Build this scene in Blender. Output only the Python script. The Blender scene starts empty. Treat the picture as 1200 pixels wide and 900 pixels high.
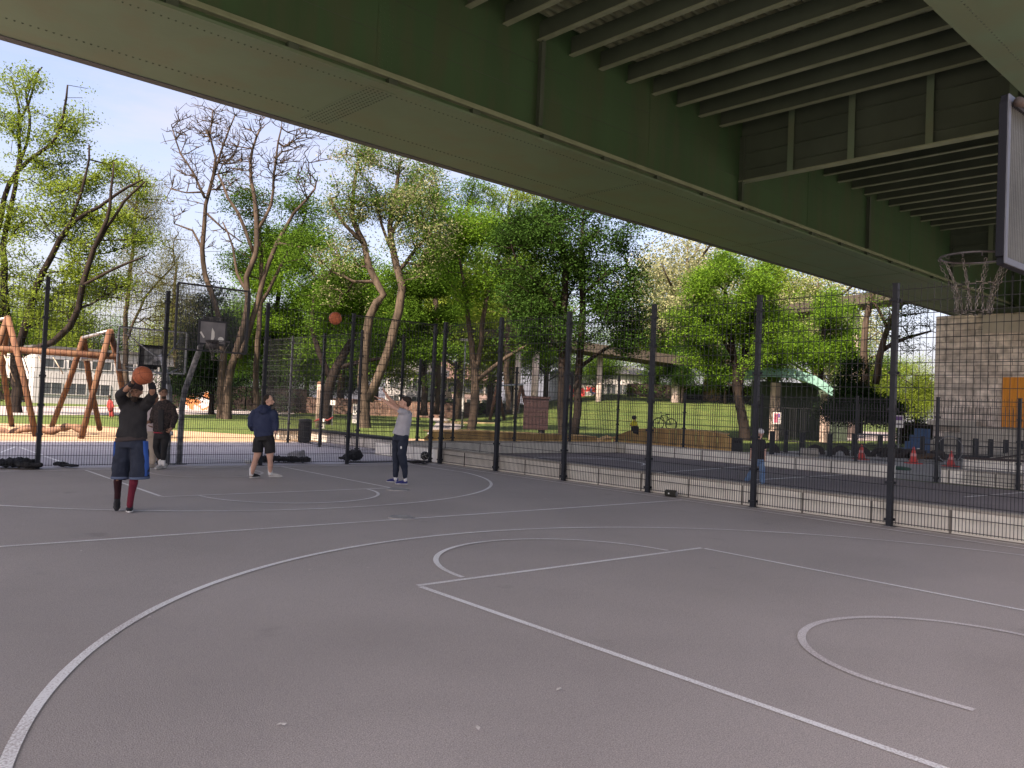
import bpy, math, random
import numpy as np
from mathutils import Vector, Matrix, noise
R = math.radians
random.seed(7); rng = np.random.default_rng(11)
SC = bpy.context.scene
COL = SC.collection

# ------------------------------------------------------------------ camera
F = 953.44; YAW = .706924; PIT = .0273316; ROL = .0426630
CAM = np.array([-6.47156, -2.53358, 1.70362])
FW = np.array([math.sin(YAW)*math.cos(PIT), math.cos(YAW)*math.cos(PIT), math.sin(PIT)])
_r = np.array([math.cos(YAW), -math.sin(YAW), 0.]); _u = np.cross(_r, FW)
RT = _r*math.cos(ROL)+_u*math.sin(ROL); UP = -_r*math.sin(ROL)+_u*math.cos(ROL)
cd = bpy.data.cameras.new('camera'); cam = bpy.data.objects.new('camera', cd); COL.objects.link(cam)
cd.sensor_width = 36; cd.lens = F/1200*36; cd.clip_start = .05; cd.clip_end = 3000
cam.matrix_world = Matrix(((RT[0], UP[0], -FW[0], CAM[0]), (RT[1], UP[1], -FW[1], CAM[1]), (RT[2], UP[2], -FW[2], CAM[2]), (0, 0, 0, 1)))
SC.camera = cam
def ray(x, y): return FW+RT*(x-600)/F+UP*(450-y)/F
def W(x, y, d): return CAM+ray(x, y)*d              # a point seen at photo pixel x,y at depth d
def G(x, y, z=0.):                                   # the ground point seen at x,y
    v = ray(x, y); return CAM+v*((z-CAM[2])/v[2])
def GP(x, d, z=0.):                                  # ground point in column x at depth d
    a = YAW+math.atan((x-600)/F); L = d/math.cos(a-YAW)
    return np.array([CAM[0]+math.sin(a)*L, CAM[1]+math.cos(a)*L, z])
BD = np.array([.99926543, .03832222, 0.]); BP = np.array([-.03832222, .99926543, 0.])
def BR(a, p, z): return np.array([CAM[0], CAM[1], 0])+BD*a+BP*p+np.array([0, 0, z])
ZZ = np.array([0, 0, 1.])

# ------------------------------------------------------------------ materials
MATS = {}
def mat(name, col, rough=.8, col2=None, scale=3., detail=6, lo=.35, hi=.65, bump=0., bscale=None, metal=0., spec=.3, stretch=None, col3=None, scale3=40., amt3=.5, coat=0.):
    if name in MATS: return MATS[name]
    m = bpy.data.materials.new(name); m.use_nodes = True; MATS[name] = m
    nt = m.node_tree; N = nt.nodes; L = nt.links; b = N['Principled BSDF']
    b.inputs['Roughness'].default_value = rough; b.inputs['Metallic'].default_value = metal
    b.inputs['Specular IOR Level'].default_value = spec
    b.inputs['Base Color'].default_value = (*col, 1)
    tc = N.new('ShaderNodeTexCoord'); src = tc.outputs['Object']
    if stretch:
        mp = N.new('ShaderNodeMapping'); mp.inputs['Scale'].default_value = stretch; L.new(src, mp.inputs['Vector']); src = mp.outputs[0]
    out = None
    if col2:
        n = N.new('ShaderNodeTexNoise'); n.inputs['Scale'].default_value = scale; n.inputs['Detail'].default_value = detail; L.new(src, n.inputs['Vector'])
        rp = N.new('ShaderNodeMapRange'); rp.inputs['From Min'].default_value = lo; rp.inputs['From Max'].default_value = hi; L.new(n.outputs[0], rp.inputs['Value'])
        mx = N.new('ShaderNodeMix'); mx.data_type = 'RGBA'; mx.inputs[6].default_value = (*col, 1); mx.inputs[7].default_value = (*col2, 1)
        L.new(rp.outputs[0], mx.inputs[0]); out = mx.outputs[2]
    if col3:
        n3 = N.new('ShaderNodeTexNoise'); n3.inputs['Scale'].default_value = scale3; n3.inputs['Detail'].default_value = 3; L.new(src, n3.inputs['Vector'])
        r3 = N.new('ShaderNodeMapRange'); r3.inputs['From Min'].default_value = .45; r3.inputs['From Max'].default_value = .62; r3.inputs['To Max'].default_value = amt3; L.new(n3.outputs[0], r3.inputs['Value'])
        m3 = N.new('ShaderNodeMix'); m3.data_type = 'RGBA'; m3.inputs[7].default_value = (*col3, 1)
        if out: L.new(out, m3.inputs[6])
        else: m3.inputs[6].default_value = (*col, 1)
        L.new(r3.outputs[0], m3.inputs[0]); out = m3.outputs[2]
    if out: L.new(out, b.inputs['Base Color'])
    if bump:
        nb = N.new('ShaderNodeTexNoise'); nb.inputs['Scale'].default_value = bscale or scale*4; nb.inputs['Detail'].default_value = 5; L.new(src, nb.inputs['Vector'])
        bp = N.new('ShaderNodeBump'); bp.inputs['Strength'].default_value = min(1, bump); bp.inputs['Distance'].default_value = .02; L.new(nb.outputs[0], bp.inputs['Height']); L.new(bp.outputs[0], b.inputs['Normal'])
    return m

def leafmat(name, a, b, trans=.45):
    m = bpy.data.materials.new(name); m.use_nodes = True; nt = m.node_tree; N = nt.nodes; L = nt.links
    N.remove(N['Principled BSDF']); out = N['Material Output']
    g = N.new('ShaderNodeNewGeometry'); mx = N.new('ShaderNodeMix'); mx.data_type = 'RGBA'
    mx.inputs[6].default_value = (*a, 1); mx.inputs[7].default_value = (*b, 1); L.new(g.outputs['Random Per Island'], mx.inputs[0])
    d = N.new('ShaderNodeBsdfDiffuse'); t = N.new('ShaderNodeBsdfTranslucent'); s = N.new('ShaderNodeMixShader'); s.inputs[0].default_value = trans
    L.new(mx.outputs[2], d.inputs[0]); L.new(mx.outputs[2], t.inputs[0]); L.new(d.outputs[0], s.inputs[1]); L.new(t.outputs[0], s.inputs[2]); L.new(s.outputs[0], out.inputs[0])
    return m

def asphalt(name, base, dark, grain=1.):
    m = bpy.data.materials.new(name); m.use_nodes = True; nt = m.node_tree; N = nt.nodes; L = nt.links; b = N['Principled BSDF']
    g = N.new('ShaderNodeNewGeometry'); P = g.outputs['Position']
    def nz(sc, det, lo, hi, tmin=0, tmax=1, tex='ShaderNodeTexNoise'):
        n = N.new(tex); n.inputs['Scale'].default_value = sc; n.inputs['Detail'].default_value = det; L.new(P, n.inputs['Vector'])
        r = N.new('ShaderNodeMapRange'); r.inputs['From Min'].default_value = lo; r.inputs['From Max'].default_value = hi; r.inputs['To Min'].default_value = tmin; r.inputs['To Max'].default_value = tmax
        L.new(n.outputs[0], r.inputs['Value']); return r.outputs[0]
    def mix(f, A, B):
        x = N.new('ShaderNodeMix'); x.data_type = 'RGBA'; L.new(f, x.inputs[0])
        for i, v in ((6, A), (7, B)):
            if isinstance(v, tuple): x.inputs[i].default_value = (*v, 1)
            else: L.new(v, x.inputs[i])
        return x.outputs[2]
    c = mix(nz(.35, 5, .35, .68), base, dark)
    c = mix(nz(1.3, 6, .50, .75, 0, .25), c, tuple(v*.7 for v in base))
    c = mix(nz(130, 2, .50, .66, 0, .45*grain), c, tuple(min(1, v*1.8) for v in base))
    c = mix(nz(150, 2, .50, .66, 0, .6*grain), c, tuple(v*.38 for v in base))
    c = mix(nz(1.1, 8, .66, .72, 0, .4), c, tuple(v*.5 for v in base))
    # chewing gum and pale specks
    v = N.new('ShaderNodeTexVoronoi'); v.inputs['Scale'].default_value = 1.6; v.inputs['Randomness'].default_value = 1; L.new(P, v.inputs['Vector'])
    lt = N.new('ShaderNodeMath'); lt.operation = 'LESS_THAN'; lt.inputs[1].default_value = .028; L.new(v.outputs['Distance'], lt.inputs[0])
    ml = N.new('ShaderNodeMath'); ml.operation = 'MULTIPLY'; ml.inputs[1].default_value = .45; L.new(lt.outputs[0], ml.inputs[0])
    c = mix(nz(.16, 4, .52, .66, 0, .28), c, tuple(v*.55 for v in base))
    c = mix(ml.outputs[0], c, tuple(v*1.5 for v in base))
    L.new(c, b.inputs['Base Color']); b.inputs['Roughness'].default_value = .82; b.inputs['Specular IOR Level'].default_value = .35
    n = N.new('ShaderNodeTexNoise'); n.inputs['Scale'].default_value = 120; n.inputs['Detail'].default_value = 2; L.new(P, n.inputs['Vector'])
    bp = N.new('ShaderNodeBump'); bp.inputs['Strength'].default_value = .5; bp.inputs['Distance'].default_value = .006; L.new(n.outputs[0], bp.inputs['Height']); L.new(bp.outputs[0], b.inputs['Normal'])
    return m

def paintmat(name, paint, under, wear=.5):
    m = bpy.data.materials.new(name); m.use_nodes = True; nt = m.node_tree; N = nt.nodes; L = nt.links; b = N['Principled BSDF']
    g = N.new('ShaderNodeNewGeometry'); n = N.new('ShaderNodeTexNoise'); n.inputs['Scale'].default_value = 75; n.inputs['Detail'].default_value = 3; L.new(g.outputs['Position'], n.inputs['Vector'])
    n2 = N.new('ShaderNodeTexNoise'); n2.inputs['Scale'].default_value = .9; n2.inputs['Detail'].default_value = 4; L.new(g.outputs['Position'], n2.inputs['Vector'])
    ad = N.new('ShaderNodeMath'); ad.operation = 'MULTIPLY_ADD'; ad.inputs[1].default_value = .55; L.new(n2.outputs[0], ad.inputs[0]); L.new(n.outputs[0], ad.inputs[2])
    r = N.new('ShaderNodeMapRange'); r.inputs['From Min'].default_value = .60+.24*wear; r.inputs['From Max'].default_value = .96+.1*wear; r.inputs['To Max'].default_value = 1; L.new(ad.outputs[0], r.inputs['Value'])
    x = N.new('ShaderNodeMix'); x.data_type = 'RGBA'; x.inputs[6].default_value = (*paint, 1); x.inputs[7].default_value = (*under, 1); L.new(r.outputs[0], x.inputs[0])
    L.new(x.outputs[2], b.inputs['Base Color']); b.inputs['Roughness'].default_value = .7
    return m

def brickmat(name, c1, c2, mortar, bw, bh, ms=.012, offset=.5, axis='XZ', bump=.6, rough=.9, nr=(.55, 1.25)):
    m = bpy.data.materials.new(name); m.use_nodes = True; nt = m.node_tree; N = nt.nodes; L = nt.links; b = N['Principled BSDF']
    tc = N.new('ShaderNodeTexCoord'); sp = N.new('ShaderNodeSeparateXYZ'); cb = N.new('ShaderNodeCombineXYZ'); L.new(tc.outputs['Object'], sp.inputs[0])
    if axis == 'S':
        a = N.new('ShaderNodeMath'); a.operation = 'ADD'; L.new(sp.outputs[0], a.inputs[0]); L.new(sp.outputs[1], a.inputs[1]); L.new(a.outputs[0], cb.inputs[0])
    else: L.new(sp.outputs[0 if axis[0] == 'X' else 1], cb.inputs[0])
    L.new(sp.outputs[2], cb.inputs[1])
    br = N.new('ShaderNodeTexBrick'); L.new(cb.outputs[0], br.inputs['Vector']); br.offset = offset
    br.inputs['Color1'].default_value = (*c1, 1); br.inputs['Color2'].default_value = (*c2, 1); br.inputs['Mortar'].default_value = (*mortar, 1)
    br.inputs['Scale'].default_value = 1; br.inputs['Brick Width'].default_value = bw; br.inputs['Row Height'].default_value = bh; br.inputs['Mortar Size'].default_value = ms; br.inputs['Bias'].default_value = 0
    n = N.new('ShaderNodeTexNoise'); n.inputs['Scale'].default_value = 2.5; n.inputs['Detail'].default_value = 8; L.new(tc.outputs['Object'], n.inputs['Vector'])
    x = N.new('ShaderNodeMix'); x.data_type = 'RGBA'; x.blend_type = 'MULTIPLY'; x.inputs[0].default_value = 1
    r = N.new('ShaderNodeMapRange'); r.inputs['From Min'].default_value = .3; r.inputs['From Max'].default_value = .7; r.inputs['To Min'].default_value = nr[0]; r.inputs['To Max'].default_value = nr[1]; L.new(n.outputs[0], r.inputs['Value'])
    L.new(br.outputs['Color'], x.inputs[6]); L.new(r.outputs[0], x.inputs[7]); L.new(x.outputs[2], b.inputs['Base Color']); b.inputs['Roughness'].default_value = rough
    ad = N.new('ShaderNodeMath'); ad.operation = 'MULTIPLY_ADD'; ad.inputs[1].default_value = -1.2; L.new(br.outputs['Fac'], ad.inputs[0]); L.new(n.outputs[0], ad.inputs[2])
    bp = N.new('ShaderNodeBump'); bp.inputs['Strength'].default_value = bump; bp.inputs['Distance'].default_value = .05; L.new(ad.outputs[0], bp.inputs['Height']); L.new(bp.outputs[0], b.inputs['Normal'])
    return m

# ------------------------------------------------------------------ mesh builder
class MB:
    def __init__(s): s.v = []; s.f = []
    def add(s, vs, fs):
        o = len(s.v); s.v.extend([tuple(map(float, v)) for v in vs]); s.f.extend([tuple(o+i for i in f) for f in fs]); return s
    def obox(s, c, ax, ay, az):           # centre and three half-axis vectors
        c = np.asarray(c, float); ax, ay, az = (np.asarray(q, float) for q in (ax, ay, az))
        vs = [c+i*ax+j*ay+k*az for i in (-1, 1) for j in (-1, 1) for k in (-1, 1)]
        return s.add(vs, [(0, 1, 3, 2), (4, 6, 7, 5), (0, 4, 5, 1), (2, 3, 7, 6), (0, 2, 6, 4), (1, 5, 7, 3)])
    def box(s, x0, x1, y0, y1, z0, z1): return s.obox(((x0+x1)/2, (y0+y1)/2, (z0+z1)/2), ((x1-x0)/2, 0, 0), (0, (y1-y0)/2, 0), (0, 0, (z1-z0)/2))
    def bbox(s, a0, a1, p0, p1, z0, z1): return s.obox((BR(a0, p0, z0)+BR(a1, p1, z1))/2, BD*(a1-a0)/2, BP*(p1-p0)/2, ZZ*(z1-z0)/2)   # box in bridge axes
    def bar(s, a, b, w, h=None, up=(0, 0, 1)):      # square bar between two points
        a, b = np.asarray(a, float), np.asarray(b, float); h = h or w; d = b-a; L = np.linalg.norm(d); d = d/L
        up = np.asarray(up, float)
        if abs(d@up) > .98: up = np.array([0, 1., 0])
        sx = np.cross(d, up); sx /= np.linalg.norm(sx); sy = np.cross(sx, d)
        return s.obox((a+b)/2, d*L/2, sx*w/2, sy*h/2)
    def tube(s, pts, rad, n=8, cap=True, ell=None, side=None):
        pts = [np.asarray(p, float) for p in pts]; m = len(pts)
        if not hasattr(rad, '__len__'): rad = [rad]*m
        rings = []; prev = None
        for i, p in enumerate(pts):
            d = pts[min(i+1, m-1)]-pts[max(i-1, 0)]; d = d/(np.linalg.norm(d)+1e-9)
            if side is not None: sx = np.asarray(side, float); sx = sx-d*(sx@d)
            elif prev is None: sx = np.cross(d, ZZ) if abs(d[2]) < .9 else np.cross(d, np.array([0, 1., 0]))
            else: sx = prev-d*(prev@d)
            sx /= np.linalg.norm(sx)+1e-9; prev = sx; sy = np.cross(d, sx)
            rx = rad[i][0] if hasattr(rad[i], '__len__') else rad[i]; ry = rad[i][1] if hasattr(rad[i], '__len__') else rad[i]
            rings += [p+sx*rx*math.cos(t)+sy*ry*math.sin(t) for t in [2*math.pi*k/n for k in range(n)]]
        fs = [(i*n+k, i*n+(k+1) % n, (i+1)*n+(k+1) % n, (i+1)*n+k) for i in range(m-1) for k in range(n)]
        if cap: fs += [tuple(reversed(range(n))), tuple(range((m-1)*n, m*n))]
        return s.add(rings, fs)
    def ell(s, c, rx, ry, rz, ax=None, nu=12, nv=8):   # ellipsoid, ax = 3 axis rows
        A = np.eye(3) if ax is None else np.array(ax, float); c = np.asarray(c, float); vs = []
        for j in range(1, nv):
            th = math.pi*j/nv
            for i in range(nu):
                ph = 2*math.pi*i/nu; vs.append(c+A[0]*rx*math.sin(th)*math.cos(ph)+A[1]*ry*math.sin(th)*math.sin(ph)+A[2]*rz*math.cos(th))
        vs += [c+A[2]*rz, c-A[2]*rz]; T = len(vs)-2; B = T+1
        fs = [((j-1)*nu+i, j*nu+i, j*nu+(i+1) % nu, (j-1)*nu+(i+1) % nu) for j in range(1, nv-1) for i in range(nu)]
        fs += [(T, i, (i+1) % nu) for i in range(nu)]+[(B, (nv-2)*nu+(i+1) % nu, (nv-2)*nu+i) for i in range(nu)]
        return s.add(vs, fs)
    def prism(s, poly, z0, z1):
        n = len(poly); vs = [(p[0], p[1], z0) for p in poly]+[(p[0], p[1], z1) for p in poly]
        return s.add(vs, [tuple(reversed(range(n))), tuple(range(n, 2*n))]+[(i, (i+1) % n, n+(i+1) % n, n+i) for i in range(n)])
    def extr(s, poly, v):                              # extrude a 3D polygon by a vector
        n = len(poly); v = np.asarray(v, float); vs = [np.asarray(p, float) for p in poly]; vs = vs+[p+v for p in vs]
        return s.add(vs, [tuple(reversed(range(n))), tuple(range(n, 2*n))]+[(i, (i+1) % n, n+(i+1) % n, n+i) for i in range(n)])
    def sheet(s, poly, z): return s.add([(p[0], p[1], z) for p in poly], [tuple(range(len(poly)))])
    def torus(s, c, R0, r, ax=(1, 0, 0), ay=(0, 1, 0), n=28, m=6):
        c, ax, ay = (np.asarray(q, float) for q in (c, ax, ay)); az = np.cross(ax, ay); vs = []
        for i in range(n):
            t = 2*math.pi*i/n; d = ax*math.cos(t)+ay*math.sin(t)
            for j in range(m):
                q = 2*math.pi*j/m; vs.append(c+d*(R0+r*math.cos(q))+az*r*math.sin(q))
        return s.add(vs, [(i*m+j, i*m+(j+1) % m, ((i+1) % n)*m+(j+1) % m, ((i+1) % n)*m+j) for i in range(n) for j in range(m)])
    def build(s, name, m, parent=None, smooth=False, bevel=0., local=False, m2=None, k0=0):
        V = np.array(s.v)
        if parent is not None and not local: org = np.array(parent.get('_o', (0, 0, 0)))
        elif parent is None and not local: org = np.array([(V[:, 0].min()+V[:, 0].max())/2, (V[:, 1].min()+V[:, 1].max())/2, V[:, 2].min()])
        else: org = np.zeros(3)
        me = bpy.data.meshes.new(name); me.from_pydata((V-org).tolist(), [], s.f); me.update()
        ob = bpy.data.objects.new(name, me); COL.objects.link(ob)
        if m: me.materials.append(m)
        if m2: me.materials.append(m2); me.polygons.foreach_set('material_index', [0 if i < k0 else 1 for i in range(len(me.polygons))])
        if parent is not None:
            ob.parent = parent
            ob['_o'] = tuple(org)
        else: ob.location = org; ob['_o'] = tuple(org)
        if smooth: me.polygons.foreach_set('use_smooth', [True]*len(me.polygons))
        if bevel:
            bv = ob.modifiers.new('bevel', 'BEVEL'); bv.width = bevel; bv.segments = 2; bv.limit_method = 'ANGLE'
        return ob
def tag(o, label=None, cat=None, group=None, kind=None):
    if label: o['label'] = label
    if cat: o['category'] = cat
    if group: o['group'] = group
    if kind: o['kind'] = kind
    return o
def thing(name, label, cat, loc, group=None):
    o = bpy.data.objects.new(name, None); COL.objects.link(o); o.location = tuple(map(float, loc)); o['_o'] = tuple(map(float, loc)); o.empty_display_size = .2
    return tag(o, label, cat, group)
def dup(root, loc, label, rz=None):
    r = root.copy(); COL.objects.link(r); r.location = tuple(map(float, loc)); r['label'] = label
    if rz is not None: r.rotation_euler = (0, 0, rz)
    for ch in [c for c in ALLCH(root)]:
        c = ch.copy(); COL.objects.link(c); c.parent = r
        for g in ALLCH(ch): d = g.copy(); COL.objects.link(d); d.parent = c
    return r
def ALLCH(o): return [c for c in bpy.data.objects if c.parent == o]
def struct(ob): return tag(ob, kind='structure')

# ================================================================== ground
M_asph = asphalt('court_asphalt', (.475, .425, .40), (.41, .366, .345))
M_asph2 = asphalt('blue_grey_asphalt', (.56, .53, .55), (.47, .44, .46), .6)
M_asph3 = asphalt('dark_asphalt', (.26, .225, .225), (.21, .18, .18), .7)
M_pave = asphalt('grey_paving', (.42, .40, .38), (.33, .31, .30), .6)
M_grass = mat('grass', (.055, .098, .016), .9, (.105, .132, .03), .9, 10, .3, .7, bump=1, bscale=25, col3=(.022, .05, .009), scale3=5, amt3=.8)  # darker mottling partly paints in shadow bands on the lawn
M_sand = mat('sand', (.37, .265, .165), .95, (.27, .19, .12), 1.5, 8, .3, .7, bump=.8, bscale=15)
M_path = mat('path_gravel', (.30, .28, .275), .9, (.23, .21, .21), 2, 6)
def hill(x, y):      # a gentle grassy bank to the east of the courts
    v = np.array([x, y])-CAM[:2]; d = v@FW[:2]/np.linalg.norm(FW[:2]); px = 600+F*(v@RT[:2])/max(d, 1)
    s = lambda t: max(0, min(1, t))**2*(3-2*max(0, min(1, t)))
    k = s((px-520)/200)*(1-s((px-900)/60)); return 3.9*k*s((d-56)/52)
mb = MB(); nx = 90
xs = np.concatenate([np.linspace(-900, -60, 8), np.linspace(-50, 160, 84), np.linspace(180, 900, 8)]); ys = np.concatenate([np.linspace(-900, -60, 8), np.linspace(-50, 190, 96), np.linspace(210, 900, 8)])
vs = [(x, y, hill(x, y)) for y in ys for x in xs]; n1 = len(xs)
mb.add(vs, [(j*n1+i, j*n1+i+1, (j+1)*n1+i+1, (j+1)*n1+i) for j in range(len(ys)-1) for i in range(n1-1)])
struct(mb.build('ground', M_grass, smooth=True))
def flat(name, poly, z, m): return struct(MB().sheet(poly, z).build(name, m))
flat('court_surface', [(-9.5, -12), (18.75, -12), (18.75, 26), (-30, 26), (-30, -12)][0:0] or [(-14, -14), (7.03, -14), (7.03, 16.55), (-14, 16.55)], .008, M_asph)
flat('playground_asphalt', [(-60, 16.56), (7.0, 16.56), (7.0, 25.3), (-60, 25.3)], .008, M_asph2)
flat('small_pitch_asphalt', [(7.2, -14), (18.3, -14), (18.3, 19.8), (7.2, 19.8)], .008, M_asph3)
flat('side_asphalt', [(7.04, 19.82), (8.6, 19.82), (8.6, 26.2), (7.04, 26.2)], .008, M_asph2)
flat('paving', [(18.62, -20), (70, -20), (70, 14), (52, 19), (36, 20.5), (26, 19.5), (18.62, 20.2)], .006, M_pave)
flat('pavement', [(-60, 25.31), (7.03, 25.31), (7.03, 26.2), (-60, 26.2)], .008, M_path)
sand = [(-60, 26.2), (8.6, 26.2), (19, 20.6), (26, 20.7), (24, 25), (14, 29.5), (9.5, 30), (7.5, 31.5), (5.5, 34.5), (2.5, 38.5), (-2, 39), (-8, 37), (-60, 37)]
flat('sand', sand, .012, M_sand)
flat('bounce_plaza', [(-60, -60), (60, -60), (60, -20.1), (18.6, -20.1), (18.6, -14.1), (-14.1, -14.1), (-14.1, 16.5), (-60, 16.5)], .006, mat('pale_bounce_paving', (.50, .45, .39), .9, (.42, .38, .33), 1, 6))  # unseen pale ground added to bounce sunlight up under the bridge
a, b, c, d = G(-300, 488), G(345, 485.5), G(345, 478), G(-300, 474)
flat('road', [a[:2], b[:2], c[:2], d[:2]], .016, M_path)
flat('park_path', [G(500, 509)[:2], G(528, 509)[:2], G(548, 497)[:2], G(520, 488)[:2], G(496, 487)[:2], G(512, 495)[:2]], .016, M_path)
flat('park_road', [G(610, 503)[:2], G(870, 510)[:2], G(1010, 517)[:2], G(1150, 517)[:2], G(1250, 513)[:2], G(1080, 508)[:2], G(940, 503.5)[:2], G(860, 500.5)[:2], G(745, 498)[:2], G(610, 497)[:2]], .02, M_asph3)

# painted lines ------------------------------------------------------
M_line = paintmat('white_line_paint', (.96, .95, .94), (.54, .48, .46), .5)
M_line2 = paintmat('worn_line_paint', (.84, .80, .79), (.48, .42, .40), .2)
S = .89
class Lines(MB):
    def seg(s, a, b, w=.05, z=.013):
        w *= 1.22
        a = np.array([*a, z], float); b = np.array([*b, z], float); d = b-a; d /= np.linalg.norm(d); n = np.array([-d[1], d[0], 0])*w/2
        k = max(1, int(np.linalg.norm(b-a)/.6)); return s.strip([a+(b-a)*i/k for i in range(k+1)], w)
    def strip(s, P, w=.05):
        P = [np.asarray(p, float) for p in P]; vs = []
        for i, p in enumerate(P):
            d = P[min(i+1, len(P)-1)]-P[max(0, i-1)]; d /= np.linalg.norm(d); n = np.array([-d[1], d[0], 0])
            wob = 1+.08*noise.noise(Vector((p[0]*3, p[1]*3, 0))); vs += [p+n*w/2*wob, p-n*w/2*wob]
        return s.add(vs, [(2*i, 2*i+1, 2*i+3, 2*i+2) for i in range(len(P)-1)])
    def arc(s, cx, cy, r, a0, a1, w=.05, z=.013, n=90):
        w *= 1.22
        return s.strip([(cx+r*math.cos(a0+(a1-a0)*i/n), cy+r*math.sin(a0+(a1-a0)*i/n), z) for i in range(n+1)], w)
ln = Lines(); lw = Lines(); XS = 6.5; YM = 7.391; YF = 14.80; YB = 15.96
for (yb, s) in ((0, 1), (YF, -1)):
    h = 2.425*S; fy = yb+s*4.2*S; bl = yb-s*(1.40 if s == 1 else 1.16)
    tgt = ln
    tgt.seg((-h, fy), (h, fy)); tgt.seg((-h, fy-s*.05), (-h, bl)); tgt.seg((h, fy-s*.05), (h, bl), z=.0135)
    t0 = math.asin(1.29*S/(6.725*S))
    x3 = 6.6*S; t0 = math.acos(x3/(6.725*S)); ya = yb+s*6.725*S*math.sin(t0)
    if s == 1: ln.arc(0, yb, 6.725*S, t0, math.pi-t0, .052, z=.0145)
    else: ln.arc(0, yb, 6.725*S, -t0, -math.pi+t0, .052, z=.0145)
    ln.seg((x3, ya), (x3, bl), z=.0145); ln.seg((-x3, ya), (-x3, bl), z=.0145)
    ca = (.03, math.pi-.03) if s == 1 else (-.03, -math.pi+.03)
    ln.arc(0, fy+s*.025, 1.775*S, *ca, .048, z=.0155)
    yc = yb-s*.19; lw.arc(0, yc, 1.275*S, 0, math.pi*s, .05, z=.0135)
    lw.seg((-1.275*S, yc), (-1.275*S, yc-s*.46), z=.0135); lw.seg((1.275*S, yc), (1.275*S, yc-s*.46), z=.0135)
ln.seg((-XS, YM), (XS, YM), .055); ln.seg((XS, -1.4), (XS, YB), .05, z=.0165); ln.seg((-XS, -1.4), (-XS, YB), .05, z=.0165)
ln.seg((-XS, YB), (XS, YB), .05, z=.0175); ln.seg((-XS, -1.4), (XS, -1.4), .05, z=.0175)
ln.seg((6.85, -6), (6.85, 15.9), .03, z=.0165)
struct(ln.build('court_lines', M_line)); struct(lw.build('faded_court_lines', M_line2))
l3 = Lines()
for A, B in (((24, 525), (72, 542)), ((48, 525), (240, 531)), ((100, 533), (290, 539)), ((230, 529), (400, 534)), ((250, 541), (395, 535)), ((0, 531), (18, 524))): l3.seg(G(*A)[:2], G(*B)[:2], .06, .014)
c2 = G(690, 541); l3.arc(c2[0], c2[1], 1.8, -1.2, 3.0, .06, .014)
for A, B in (((560, 541), (650, 543)), ((690, 560), (905, 545)), ((884, 563), (1000, 556)), ((1130, 583), (1260, 573)), ((640, 537), (735, 538))): l3.seg(G(*A)[:2], G(*B)[:2], .06, .0145)
struct(l3.build('pitch_lines', M_line))

# ================================================================== bridge
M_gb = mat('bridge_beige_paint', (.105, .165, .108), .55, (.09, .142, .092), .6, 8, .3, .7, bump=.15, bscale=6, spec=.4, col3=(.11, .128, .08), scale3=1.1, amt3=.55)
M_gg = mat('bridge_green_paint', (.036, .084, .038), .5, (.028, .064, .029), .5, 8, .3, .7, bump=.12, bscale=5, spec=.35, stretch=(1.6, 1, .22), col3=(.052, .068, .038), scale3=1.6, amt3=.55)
M_edge = mat('edge_shade', (.06, .062, .072), .6)  # dark tone paints in the shade on the flange's outer edge
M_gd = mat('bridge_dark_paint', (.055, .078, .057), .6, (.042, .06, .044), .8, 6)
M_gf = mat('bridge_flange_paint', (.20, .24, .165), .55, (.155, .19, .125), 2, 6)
br = thing('bridge', 'long green steel box girder road bridge spanning above the whole court', 'bridge', BR(15, 10, 0))
H = 8.4; A0, A1 = -14, 130
def girder(p_in, p_out, nm):
    s = 1 if p_out > p_in else -1
    lo, hi = sorted
    return
def slab(mb, a0, a1, p0, p1, z0, z1): mb.bbox(a0, a1, min(p0, p1), max(p0, p1), z0, z1)
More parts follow.
